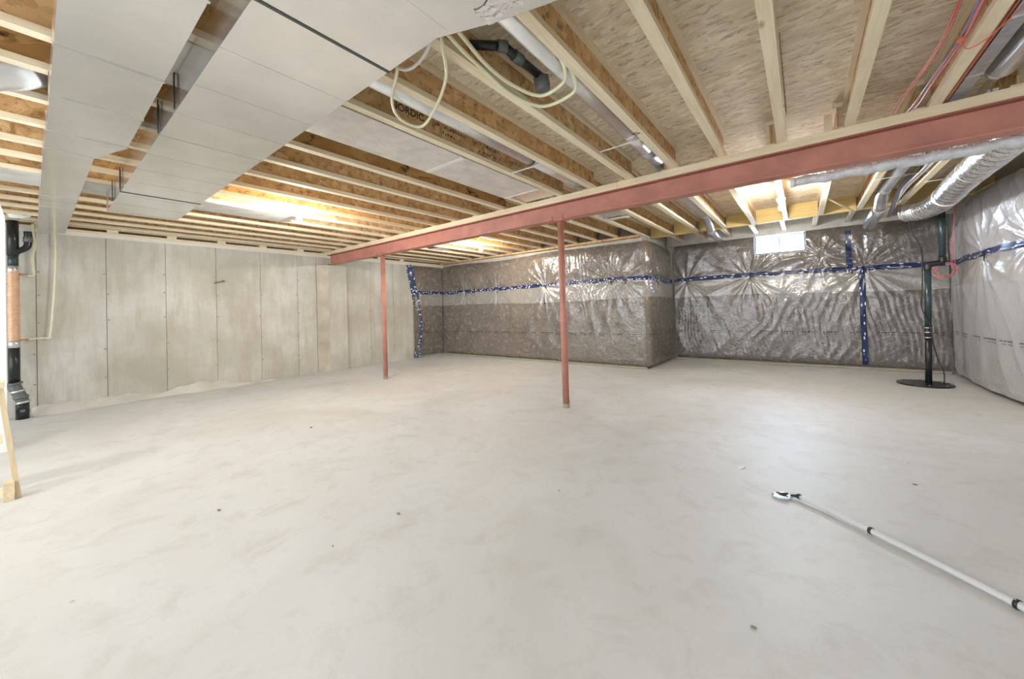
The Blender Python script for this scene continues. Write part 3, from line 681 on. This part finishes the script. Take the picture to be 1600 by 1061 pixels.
# (b) box-out front, round corner and its return
pathB = [(-8.2, 7.33), (-2.50, 7.33)] + arc(-2.50, 7.48, 0.15, -90, 0) + [(-2.35, 8.97)]
def topB(u): return 2.505 + 0.02 * np.sin(u * 2.2) + 0.03 * np.clip((u - 3) / 2, 0, 1) * np.clip((5.6 - u) / .5, 0, 1) - 0.0 * u
finB = lambda u, z: np.clip((z - 0.8) / 0.5, 0, 1) * 0.5 * np.exp(-((u - 4.6) / 1.6) ** 2) + 0.35 * (u > 6.0)
Bk = Blanket(pathB, topB, lambda u: 1.755 + 0.03 * np.clip(u / 5, 0, 1) - 0.03 * np.clip(u - 5.8, 0, 1), [(0.92, 1.71, .28), (2.04, 1.71, .34), (3.5, 1.73, .42), (5.1, 1.75, .36), (5.4, 1.74, .34), (6.3, 1.78, .3)], 2, fine=finB)
t = thing('insulation_blanket', (-5.2, 7.33, 0), 'long brown insulation wall under clear poly wrapping a rounded outer corner', 'insulation', 'poly-covered insulation')
Bk.build(t, 'wool_brown')
for pu, z in ((3.49, 1.41), (6.02, 1.36)):
    x, y, nx, ny = [float(q) for q in Bk.at(np.array(pu))]; tx, ty = -ny, nx; V = []
    for dz, k in ((-.08, -.6), (-.05, .9), (0.0, -.4), (0.03, .8), (0.08, .2)):
        d = 0.045
        V += [(x + nx * d + tx * (.012 * k - .018), y + ny * d + ty * (.012 * k - .018), z + dz), (x + nx * d + tx * (.012 * k + .018), y + ny * d + ty * (.012 * k + .018), z + dz)]
    po = mesh('tape_patch', V, [(2 * i, 2 * i + 1, 2 * i + 3, 2 * i + 2) for i in range(4)], 'blue_tape', t)
# (c) alcove window wall
finC = lambda u, z: np.clip((1.42 - z) / 0.15, 0, 1) * (0.35 + 0.65 * np.clip((u - 0.8) / 0.8, 0, 1)) + 0.6 * np.clip((u - 3.1) / 0.3, 0, 1) * (z > 1.8)
Ck = Blanket([(-2.29, 9.03), (1.86, 9.03)], cst(2.56), lambda u: 1.785 + 0.012 * np.sin(u * 1.1), [(0.24, 1.74, .36), (1.45, 1.75, .5), (2.58, 2.08, .3), (3.17, 1.74, .5), (3.17, 1.9, .35)], 5, fine=finC)
t = thing('insulation_blanket', (-0.2, 9.03, 0), 'dark wrinkled poly-covered insulation of the alcove wall under the window', 'insulation', 'poly-covered insulation')
hole = lambda x, z: WX0 - 0.015 < x < WX1 + 0.015 and z > WZ0 - 0.02
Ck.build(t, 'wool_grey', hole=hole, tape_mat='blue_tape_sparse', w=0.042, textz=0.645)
def vtape(x, z0, z1, parent, w_=0.04):
    V, F = [], []; zs = np.linspace(z0, z1, 40); u = x + 2.29
    for z in zs:
        q = np.array([u - w_, u, u + w_]); zz = np.array([z] * 3); d = Ck.base(q, zz) + Ck.wrink(q, zz) * 0.7 + 0.015
        for k in range(3): V.append((q[k] - 2.29 + 0.006 * math.sin(z * 5), 9.03 - d[k], z))
    for i in range(len(zs) - 1):
        for k in range(2): a = i * 3 + k; F.append((a, a + 1, a + 4, a + 3))
    o = mesh('vertical_tape', V, F, 'blue_tape_sparse', parent, True); ul = o.data.uv_layers.new(name='UVMap')
    for lp in o.data.loops: ul.data[lp.index].uv = (zs[lp.vertex_index // 3], (lp.vertex_index % 3) / 2)
vtape(0.675, 1.70, 2.47, t); vtape(0.83, 0.08, 1.80, t)
# (d) right wall, pale bulging roll
pathD = [(1.90, 8.96), (1.86, 8.6), (1.83, 8.1), (1.83, 7.5), (1.86, 7.0), (1.91, 6.5), (1.93, 6.0), (1.93, 4.6)]
topD = lambda u: 2.60 - 0.09 * np.clip((u - 0.9) / -0.5 + 1, 0, 1) * 0 - 0.36 * np.clip((1.45 - u) / 1.3, 0, 1) ** 1.6
Dk = Blanket(pathD, topD, lambda u: 1.755 + 0.02 * np.clip(u - 0.5, 0, 2), [(0.35, 1.74, .3), (1.6, 1.75, .42), (2.6, 1.78, .3)], 8, depth=0.035)
t = thing('insulation_blanket', (1.88, 7.0, 0), 'pale bulging poly-covered insulation beside the sump pipe corner', 'insulation', 'poly-covered insulation')
Dk.build(t, 'wool_pale', 'poly_heavy', tape_mat='blue_tape_sparse', textz=0.70)
# dark bottom strips of the poly
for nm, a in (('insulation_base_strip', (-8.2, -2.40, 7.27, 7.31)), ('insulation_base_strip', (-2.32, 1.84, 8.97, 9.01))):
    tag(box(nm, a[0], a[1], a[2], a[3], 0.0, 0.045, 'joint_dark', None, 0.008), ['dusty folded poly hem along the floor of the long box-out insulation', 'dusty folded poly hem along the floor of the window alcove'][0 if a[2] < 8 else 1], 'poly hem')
# rim insulation bags above the walls
for k in range(-17, -6):
    x = 0.275 + 0.46 * k
    if x < -8.2: continue
    b_ = box('rim_insulation', x + 0.06, x + 0.40, 7.30, 7.42, 2.63, 2.86, 'wool_grey', None, 0.03)
    tag(b_, ORD[max(0, k + 18)] + ' dark insulation wad from the concrete wall, between joist ends above the box-out', 'insulation', 'rim insulation wads')
tag(box('wall_plate', -8.25, -2.5, 7.29, 7.43, 2.585, 2.628, 'osb_web'), 'wooden top plate under the joist ends above the box-out insulation', 'plate')
fb = tag(box('rim_strip', -2.45, 1.95, 9.06, 9.12, 2.565, ZD - 0.005, 'pan_grey'), 'grey strip across the rim above the window', 'rim strip')

# ------------------------------------------------------------------ sump pipe, lid, cables
su = thing('sump_discharge_pipe', (1.39, 7.82, 0.02), 'tall black offset sump pipe rising from a round floor lid', 'pipe')
tube('lower_pipe', [(1.372, 7.82, 0.026), (1.39, 7.82, 0.74)], 0.036, 'abs_black', su, 16)
tube('lower_pipe', [(1.39, 7.82, 0.74), (1.412, 7.82, 1.66)], 0.036, 'abs_teal', su, 16)
cvv = tube('check_valve', [(1.388, 7.82, 0.64), (1.391, 7.82, 0.84)], 0.041, 'abs_black', su, 16)
for z in (0.66, 0.735, 0.80): tube('check_valve_clamp', [(1.389, 7.82, z), (1.389, 7.82, z + 0.014)], 0.043, 'clamp_steel', cvv, 16)
tube('offset_elbow', [(1.412, 7.82, 1.62), (1.414, 7.82, 1.69), (1.45, 7.82, 1.705), (1.52, 7.82, 1.715), (1.553, 7.82, 1.73), (1.554, 7.82, 1.80)], 0.040, 'abs_black', su, 14, 4)
tube('upper_pipe', [(1.554, 7.82, 1.78), (1.57, 7.82, 2.60)], 0.036, 'abs_teal', su, 16)
li0 = thing('floor_cover', (1.33, 7.80, 0), 'flat round black sump cover on the floor near the alcove corner', 'floor cover')
li = tube('disc', [(1.33, 7.80, 0.0), (1.33, 7.80, 0.018), (1.33, 7.80, 0.022)], [0.285, 0.285, 0.275], 'abs_black', li0, 40)
for k in range(8): tube('lid_bolt', [(1.33 + .255 * math.cos(k * .785), 7.80 + .255 * math.sin(k * .785), 0.022), (1.33 + .255 * math.cos(k * .785), 7.80 + .255 * math.sin(k * .785), 0.03)], 0.011, 'clamp_steel', li, 6)
sc = thing('pump_cord', (1.5, 7.75, 0), 'thin black pump cord climbing beside the sump pipe', 'cord')
tube('cord', [(1.50, 7.72, 0.032), (1.505, 7.74, 0.2), (1.46, 7.80, 0.4), (1.42, 7.77, 0.62), (1.40, 7.77, 0.85), (1.33, 7.79, 1.1), (1.345, 7.80, 1.3), (1.36, 7.82, 1.7), (1.37, 7.9, 1.95), (1.29, 7.95, 2.2), (1.27, 7.95, 2.42)], 0.007, 'cable_black', sc, 6, 6)
ck = thing('cable_coil', (1.63, 8.1, 1.46), 'coil of pink alarm wire hanging by the sump pipe', 'cable')
for i in range(7):
    a0 = RNG.uniform(0, 6.28); rx, rz = RNG.uniform(.09, .125), RNG.uniform(.07, .12); cx, cz = 1.63 + RNG.uniform(-.015, .015), 1.62 + RNG.uniform(-.03, .03)
    tube('loop', [(cx + rx * math.cos(a0 + k * .4), 8.1 + .02 * math.sin(k * .8 + i), cz + rz * math.sin(a0 + k * .4)) for k in range(17)], 0.0035, 'cable_pink', ck, 5)
for dx in (0.0, 0.02, -0.015): tube('riser', [(1.71 + dx, 8.1, 1.63), (1.715 + dx, 8.12, 1.9), (1.74, 8.15, 2.2), (1.76 + dx, 8.1, 2.5), (1.74, 8.0, 2.66)], 0.0032, 'cable_pink', ck, 5, 6)
# wires along the right-hand joist
wb = thing('wire_bundle', (0.72, 3.2, 2.64), 'bundle of red, pink and blue wires tied along a joist side', 'wires')
for i, (dx, dz, mt) in enumerate(((0, 0, 'cable_pink'), (0.012, 0.012, 'cable_red'), (-0.012, 0.01, 'cable_blue'), (0.002, 0.022, 'cable_pink'), (-0.06, 0.05, 'cable_red'), (-0.068, 0.055, 'cable_red'))):
    x = 0.735 + dx
    tube('wire', [(x - .01, 0.9, 2.67 + dz), (x, 2.0, 2.67 + dz), (x - .012, 2.7, 2.66 + dz), (x + 0.005, 3.15, 2.655 + dz), (x - 0.012, 3.6, 2.66 + dz), (x - 0.02 - 0.006 * i, 4.0, 2.66 + dz), (x - .03 - .008 * i, 4.3, 2.70)], 0.0048, mt, wb, 6, 5)
tube('loose_wire', [(0.735, 3.12, 2.655), (0.755, 3.19, 2.617), (0.80, 3.17, 2.612), (0.85, 3.06, 2.622), (0.90, 2.85, 2.64), (0.95, 2.5, 2.65), (0.98, 1.8, 2.65)], 0.0035, 'cable_red', wb, 6, 6)
tube('wire_tie', [(0.72, 3.13, 2.64), (0.75, 3.15, 2.68)], 0.013, 'cable_red', wb, 8)
wc = thing('cable_run', (0.88, 3.5, 2.66), 'orange-red wire and dark cables lying along the flat grey duct', 'cable')
for i, mt in enumerate(('cable_red', 'copper', 'cable_black')): tube('wire', [(0.872 - i * .008, 1.2, 2.665 + i * .008), (0.868 - i * .012, 2.6, 2.66 + i * .01), (0.865 - .01 * i, 3.4, 2.66), (0.862 - .01 * i, 4.05, 2.655), (0.87, 4.35, 2.70)], 0.0055, mt, wc, 6, 5)
wd = thing('cable_run', (1.1, 6, 2.63), 'white and grey cables strapped along a joist by the flexible duct', 'cable')
for i, mt in enumerate(('cable_white', 'cable_white', 'cable_blue', 'cable_white')): tube('wire', [(1.13 - i * .012, 4.2, 2.70), (1.125 - i * .014, 5.0, 2.66 + i * .01), (1.12 - i * .012, 6.0, 2.65), (1.10 - i * .014, 6.8, 2.65), (1.08, 7.3, 2.60), (1.07, 7.75, 2.56)], 0.010, mt, wd, 6, 5)
tube('flex_conduit', [(1.08, 6.6, 2.72), (1.05, 6.9, 2.68), (1.05, 7.3, 2.62), (1.06, 7.7, 2.52), (1.06, 7.9, 2.48)], 0.022, 'cable_blue', wd, 8, 6)
for i, (x0, x1, y) in enumerate(((0.70, 1.16, 6.05), (1.2, 1.62, 6.6), (0.74, 1.2, 5.2))):
    tag(strap('wire_tie', (x0, y, 2.626), (x1, y + 0.02, 2.6255), 'cable_white', 0.0035), ['thin white wire under the oval pipe, farther from the beam', 'thin white wire under the silver flexible duct', 'thin white wire under the oval pipe, close behind the beam'][i], 'wire', 'support wires')
cb = thing('cross_brace', (0.55, 7.6, 2.6), 'pale thin stick braced diagonally between two joists near the window', 'brace')
tube('stick', [(0.31, 7.0, 2.70), (0.66, 7.80, 2.60)], 0.012, 'pine', cb, 6)

# PEX tubing and black drain above the duct takeoff
px1 = thing('water_tubing', (-1.9, 1.5, 2.45), 'single loop of cream plastic tubing hanging past the stamped joist', 'tubing')
tube('loop', [(-1.40, 1.28, 2.66), (-1.40, 1.29, 2.60), (-1.57, 1.47, 2.59), (-1.84, 1.63, 2.585), (-2.12, 1.735, 2.58), (-2.15, 1.58, 2.58), (-2.02, 1.42, 2.59), (-1.76, 1.275, 2.60), (-1.75, 1.27, 2.66)], 0.010, 'pex_cream', px1, 8, 6)
tube('loop', [(-1.78, 1.24, 2.64), (-1.71, 1.295, 2.603), (-1.60, 1.30, 2.60), (-1.46, 1.255, 2.605), (-1.42, 1.22, 2.65)], 0.010, 'cable_white', px1, 8, 6)
px2 = thing('water_tubing', (-1.3, 1.7, 2.5), 'pair of cream plastic tubes curving under the joists by the duct takeoff', 'tubing')
tube('tube', [(-1.26, 1.10, 2.64), (-1.30, 1.335, 2.618), (-1.35, 1.57, 2.615), (-1.35, 1.81, 2.61), (-1.28, 2.01, 2.605), (-1.10, 1.985, 2.605), (-1.045, 1.91, 2.63), (-1.045, 1.87, 2.668)], 0.011, 'pex_cream', px2, 8, 6)
tube('tube', [(-1.31, 1.10, 2.64), (-1.355, 1.32, 2.618), (-1.395, 1.61, 2.612), (-1.41, 1.89, 2.605), (-1.33, 2.12, 2.60), (-1.10, 2.11, 2.60), (-1.045, 2.02, 2.63), (-1.045, 1.97, 2.668)], 0.011, 'pex_cream', px2, 8, 6)
dr = thing('drain_pipe', (-1.3, 1.8, 2.70), 'black plastic drain pipe with fittings inside the joist bay', 'pipe')
tube('pipe', [(-1.455, 1.55, 2.765), (-1.31, 1.68, 2.76)], 0.026, 'abs_black', dr, 14)
tube('pipe', [(-1.31, 1.68, 2.76), (-1.305, 1.80, 2.755), (-1.30, 2.05, 2.755)], 0.026, 'abs_black', dr, 14)
for a, b_ in (((-1.335, 1.655, 2.76), (-1.30, 1.70, 2.76)), ((-1.307, 1.77, 2.756), (-1.304, 1.84, 2.755))): tube('coupling', [a, b_], 0.033, 'fitting_grey', dr, 14)
tube('trap_adapter', [(-1.30, 2.05, 2.755), (-1.30, 2.07, 2.70), (-1.30, 2.075, 2.675)], [0.05, 0.05, 0.045], 'fitting_grey', dr, 14)

# ------------------------------------------------------------------ drain stack with copper heat-recovery coil, left
X0, Y0 = -8.13, -0.135
sk = thing('drain_stack', (X0, Y0, 0), 'black drain stack with a copper coil section in the concrete wall corner', 'pipe')
tube('upper_pipe', [(X0, Y0, 1.99), (X0, Y0, 2.16)], 0.046, 'abs_teal', sk, 18); tube('upper_pipe', [(X0, Y0, 2.14), (X0, Y0, 2.60)], 0.05, 'abs_black', sk, 18)
tube('wye_branch', [(X0, Y0, 2.16), (X0 + .01, Y0 + .04, 2.2), (X0 + .01, Y0 + .11, 2.26), (X0 + .01, Y0 + .125, 2.36), (X0 + .01, Y0 + .12, 2.47)], 0.036, 'abs_black', sk, 14, 5)
tube('branch_hub', [(X0 + .01, Y0 + .122, 2.33), (X0 + .01, Y0 + .122, 2.40)], 0.043, 'fitting_grey', sk, 14)
for z in (1.955, 0.985): tube('rubber_clamp', [(X0, Y0, z - .05), (X0, Y0, z + .05)], 0.053, 'clamp_steel', sk, 18)
pp, rr = rings((X0, Y0, 1.02), (X0, Y0, 1.92), 0.049, 0.055, 0.026)
tube('copper_coil', pp, rr, 'copper_coil', sk, 18)
tube('lower_pipe', [(X0, Y0, 0.46), (X0, Y0, 0.97)], 0.050, 'abs_black', sk, 18)
tube('offset_elbow', [(X0, Y0, 0.48), (X0, Y0, 0.43), (X0 + .01, Y0 + .03, 0.34), (X0 + .01, Y0 + .055, 0.27), (X0 + .01, Y0 + .062, 0.20)], [0.056, 0.06, 0.058, 0.06, 0.056], 'fitting_grey', sk, 18, 4)
cln = tube('cleanout', [(X0 + .01, Y0 + .062, 0.0), (X0 + .01, Y0 + .062, 0.22)], 0.058, 'abs_black', sk, 18)
for k_, (yy, zz) in enumerate(((0.0, 0.47), (0.02, 0.37), (0.048, 0.285), (0.062, 0.22))): tube('hub_ring', [(X0 + .005, Y0 + yy, zz + .012), (X0 + .005, Y0 + yy + .006, zz - .014)], 0.068, 'clamp_steel' if k_ in (1, 3) else 'fitting_grey', sk, 18)
tube('cleanout_plug', [(X0 + .05, Y0 + .062, 0.115), (X0 + .085, Y0 + .064, 0.115)], 0.058, 'abs_black', cln, 8)
box('plug_square', X0 + .085, X0 + .10, Y0 + .045, Y0 + .083, 0.098, 0.132, 'fitting_grey', cln)
for z, y1 in ((1.90, 0.03), (1.035, 0.0)): tube('coil_stub', [(X0, Y0 + .05, z), (X0, Y0 + .12, z)], 0.010, 'copper', sk, 8)
pa = thing('water_tubing', (-8.2, 0.05, 1.0), 'two cream tubes dropping from the narrow duct end to the copper coil', 'tubing')
tube('tube', [(-8.225, 0.03, 2.60), (-8.225, 0.032, 2.45), (-8.225, 0.045, 2.3), (-8.225, 0.02, 2.15), (-8.225, 0.035, 1.9)], 0.016, 'pex_cream', pa, 8, 6)
tube('elbow', [(-8.225, 0.035, 1.92), (-8.225, 0.03, 1.89), (-8.225, -0.02, 1.90)], 0.015, 'cable_white', pa, 8)
tube('tube', [(-8.225, 0.215, 2.60), (-8.225, 0.22, 2.45), (-8.225, 0.22, 2.1), (-8.225, 0.20, 1.6), (-8.225, 0.18, 1.25), (-8.225, 0.165, 1.06)], 0.012, 'pex_cream', pa, 8, 6)
tube('tube', [(-8.225, 0.16, 1.045), (-8.225, -0.015, 1.036)], 0.012, 'pex_cream', pa, 8)
tube('elbow', [(-8.225, 0.166, 1.08), (-8.225, 0.163, 1.04), (-8.225, 0.13, 1.043)], 0.015, 'cable_white', pa, 8)
bg = thing('plastic_wrap', (-8.0, -0.1, 2.55), 'brown and white wrapped bundle tucked above the drain stack', 'bundle')
V, F = [], []; n = 14
for i, (z, r) in enumerate(((2.605, 0.02), (2.615, 0.07), (2.65, 0.10), (2.70, 0.115), (2.78, 0.11), (2.84, 0.12))):
    for k in range(n):
        a = 2 * math.pi * k / n; q = r * (1 + 0.15 * math.sin(3 * a + i * 2.1)); V.append((-7.94 + q * 0.6 * math.cos(a), -0.085 + q * math.sin(a), z + 0.008 * math.sin(5 * a + i)))
for i in range(5):
    for k in range(n): F.append((i * n + k, i * n + (k + 1) % n, (i + 1) * n + (k + 1) % n, (i + 1) * n + k))
for i, (a, b_, mt) in enumerate(((0, 2, 'porcelain'), (2, 5, 'bag_brown'))):
    mesh('white_base' if i == 0 else 'brown_wrap', V, F[a * n:b_ * n], mt, bg, True)

# ------------------------------------------------------------------ left edge: white board and trestle
wbd = thing('wall_board', (-6.2, -0.7, 0), 'tall white board standing upright in front of the drain stack', 'board')
box('board', -6.22, -6.20, -1.40, -0.148, 0.0, 2.30, 'drywall_white', wbd)
mesh('bent_corner', [(-6.22, -0.148, 2.30), (-6.20, -0.148, 2.30), (-6.20, -0.20, 2.56), (-6.22, -0.20, 2.56), (-6.22, -1.40, 2.30), (-6.20, -1.40, 2.30), (-6.20, -1.40, 2.56), (-6.22, -1.40, 2.56)],
     [(0, 1, 2, 3), (1, 5, 6, 2), (4, 0, 3, 7), (3, 2, 6, 7), (5, 4, 7, 6), (0, 4, 5, 1)], 'drywall_white', wbd)
tr_ = thing('wooden_trestle', (-4.5, -0.4, 0), 'pale pine trestle with splayed legs on the floor at the room edge', 'trestle')
def plank(name, a, b_, w_, d, mat, parent, wdir=(0, 1, 0)):
    a, b_ = np.array(a, float), np.array(b_, float); t = (b_ - a) / np.linalg.norm(b_ - a); s = np.array(wdir, float); s -= t * (s @ t); s /= np.linalg.norm(s); u = np.cross(t, s)
    V = [p + s * i * w_ / 2 + u * j * d / 2 for p in (a, b_) for i, j in ((-1, -1), (1, -1), (1, 1), (-1, 1))]
    return mesh(name, V, BF, mat, parent)
plank('leg', (-4.50, -0.062, 0.0), (-4.50, -0.135, 0.80), 0.026, 0.04, 'pine_v', tr_); plank('leg', (-4.50, -0.90, 0.0), (-4.50, -0.82, 0.80), 0.026, 0.04, 'pine_v', tr_)
plank('leg', (-5.0, -0.24, 0.0), (-4.56, -0.20, 0.80), 0.026, 0.04, 'pine_v', tr_); plank('leg', (-5.0, -0.86, 0.0), (-4.56, -0.80, 0.80), 0.026, 0.04, 'pine_v', tr_)
box('foot_block', -4.545, -4.455, -0.125, -0.078, 0.0, 0.13, 'pine_x', tr_)
for z in (0.44, 0.06): box('rung', -4.515, -4.485, -0.86 + z * .06, -0.128 - z * 0.0, z - 0.03, z + 0.03, 'pine', tr_)
box('top_rail', -4.62, -4.46, -0.86, -0.12, 0.80, 0.84, 'pine', tr_)

# ------------------------------------------------------------------ loose poly along the left wall base
V, F = [], []; ys = np.linspace(0.0, 2.9, 90); nk = 9
for y in ys:
    h = 0.085 + 0.025 * math.sin(y * 2.4 + .4) + 0.09 * math.exp(-((y - 1.85) / .28) ** 2) + 0.02 * math.sin(y * 9); h *= min(1, (2.95 - y) / 0.9); dpt = 0.16 + 0.06 * math.sin(y * 3.1) + (0.12 * math.exp(-((y - 1.75) / .2) ** 2))
    for k in range(nk):
        t_ = k / (nk - 1); V.append((XL + 0.006 + dpt * t_, y, 0.002 + h * (1 - t_) ** 1.6 * (1 + .1 * math.sin(y * 22 + k)) + 0.03 * math.sin(t_ * 3.14) * abs(math.sin(y * 6))))
for i in range(len(ys) - 1):
    for k in range(nk - 1): a = i * nk + k; F.append((a, a + 1, a + nk + 1, a + nk))
tag(mesh('plastic_sheet', V, F, 'poly_loose', None, True), 'dusty loose poly sheet slumped along the foot of the bare concrete wall', 'plastic sheet')

# ------------------------------------------------------------------ pole on the floor, scraps
po = thing('pole', (0.3, 2.65, 0.0), 'long white pole with black bands and a clear oval head lying on the floor', 'pole')
A0 = np.array([-0.06, 2.945, 0.022]); pts = [A0, (0.08, 2.853, 0.020), (0.245, 2.72, 0.020), (0.42, 2.578, 0.020), (0.65, 2.375, 0.020), (1.05, 2.01, 0.020)]
tube('shaft', pts, [0.012, 0.0135, 0.0150, 0.0155, 0.0165, 0.018], 'pvc_white', po, 16, 6)
for a, b_, r in (((-0.064, 2.948, .022), (-0.052, 2.940, .022), .016), ((0.240, 2.724, .02), (0.250, 2.716, .02), .0185), ((0.628, 2.394, .02), (0.637, 2.386, .02), .020)): tube('band', [a, b_], r, 'cable_black', po, 14)
tube('ferrule', [(-0.105, 2.945, 0.016), (-0.062, 2.947, 0.022)], [0.006, 0.011], 'cable_black', po, 10)
V = []; n = 24
for z, q in ((0.003, .85), (0.012, 1.0), (0.021, .8)):
    for k in range(n):
        a = 2 * math.pi * k / n; V.append((-0.145 + q * (0.055 * math.cos(a)), 2.925 + q * (0.042 * math.sin(a)) + 0.2 * q * .055 * math.cos(a), z))
F = [(i * n + k, i * n + (k + 1) % n, (i + 1) * n + (k + 1) % n, (i + 1) * n + k) for i in range(2) for k in range(n)] + [tuple(range(n))[::-1], tuple(range(2 * n, 3 * n))]
mesh('oval_head', V, F, 'clear_plastic', po, False)
for i in range(16):
    a = RNG.uniform(0, 6.28); r = RNG.uniform(0, .8); x, y = -0.135 + r * .045 * math.cos(a), 2.927 + r * .032 * math.sin(a)
    tube('head_wire', [(x - .012, y, 0.0225), (x + .012, y + RNG.uniform(-.012, .012), 0.0232)], 0.0034, 'cable_black', po, 5)
tag(mesh('paper_scrap', [(-0.441, 3.272, .002), (-0.408, 3.240, .002), (-0.377, 3.301, .006), (-0.416, 3.316, .003), (-0.441, 3.272, .001), (-0.408, 3.240, .001), (-0.377, 3.301, .005), (-0.416, 3.316, .002)], [(0, 1, 2, 3), (7, 6, 5, 4), (0, 4, 5, 1), (1, 5, 6, 2), (2, 6, 7, 3), (3, 7, 4, 0)], 'paper'), 'small white paper scrap lying on the bare floor near the pole head', 'paper')
for i, (x, y, s_) in enumerate(((-3.03, 0.74, .016), (-2.02, 1.39, .014), (-2.04, 0.99, .006), (-0.19, 1.69, .010), (-4.35, 1.9, .02), (-1.35, 2.2, .006), (0.55, 3.6, .012))):
    V = [(x + s_ * math.cos(a) * (1 + .3 * math.sin(3 * a + i)), y + .5 * s_ * math.sin(a), z) for z in (0.0, 0.006) for a in np.linspace(0, 2 * math.pi, 7)[:-1]]
    tag(mesh('debris_chip', V, [tuple(range(6))[::-1], tuple(range(6, 12))] + [(k, (k + 1) % 6, (k + 1) % 6 + 6, k + 6) for k in range(6)], 'chip'), {3: 'dark debris chip on the bare floor before the banded end of the pole', 4: 'largest dark debris chip, on the floor toward the thin post', 6: 'dark debris chip on the floor between pole and sump cover'}.get(i, 'tiny dark debris chip on the open floor, away from pole and posts'), 'debris', 'floor debris chips')
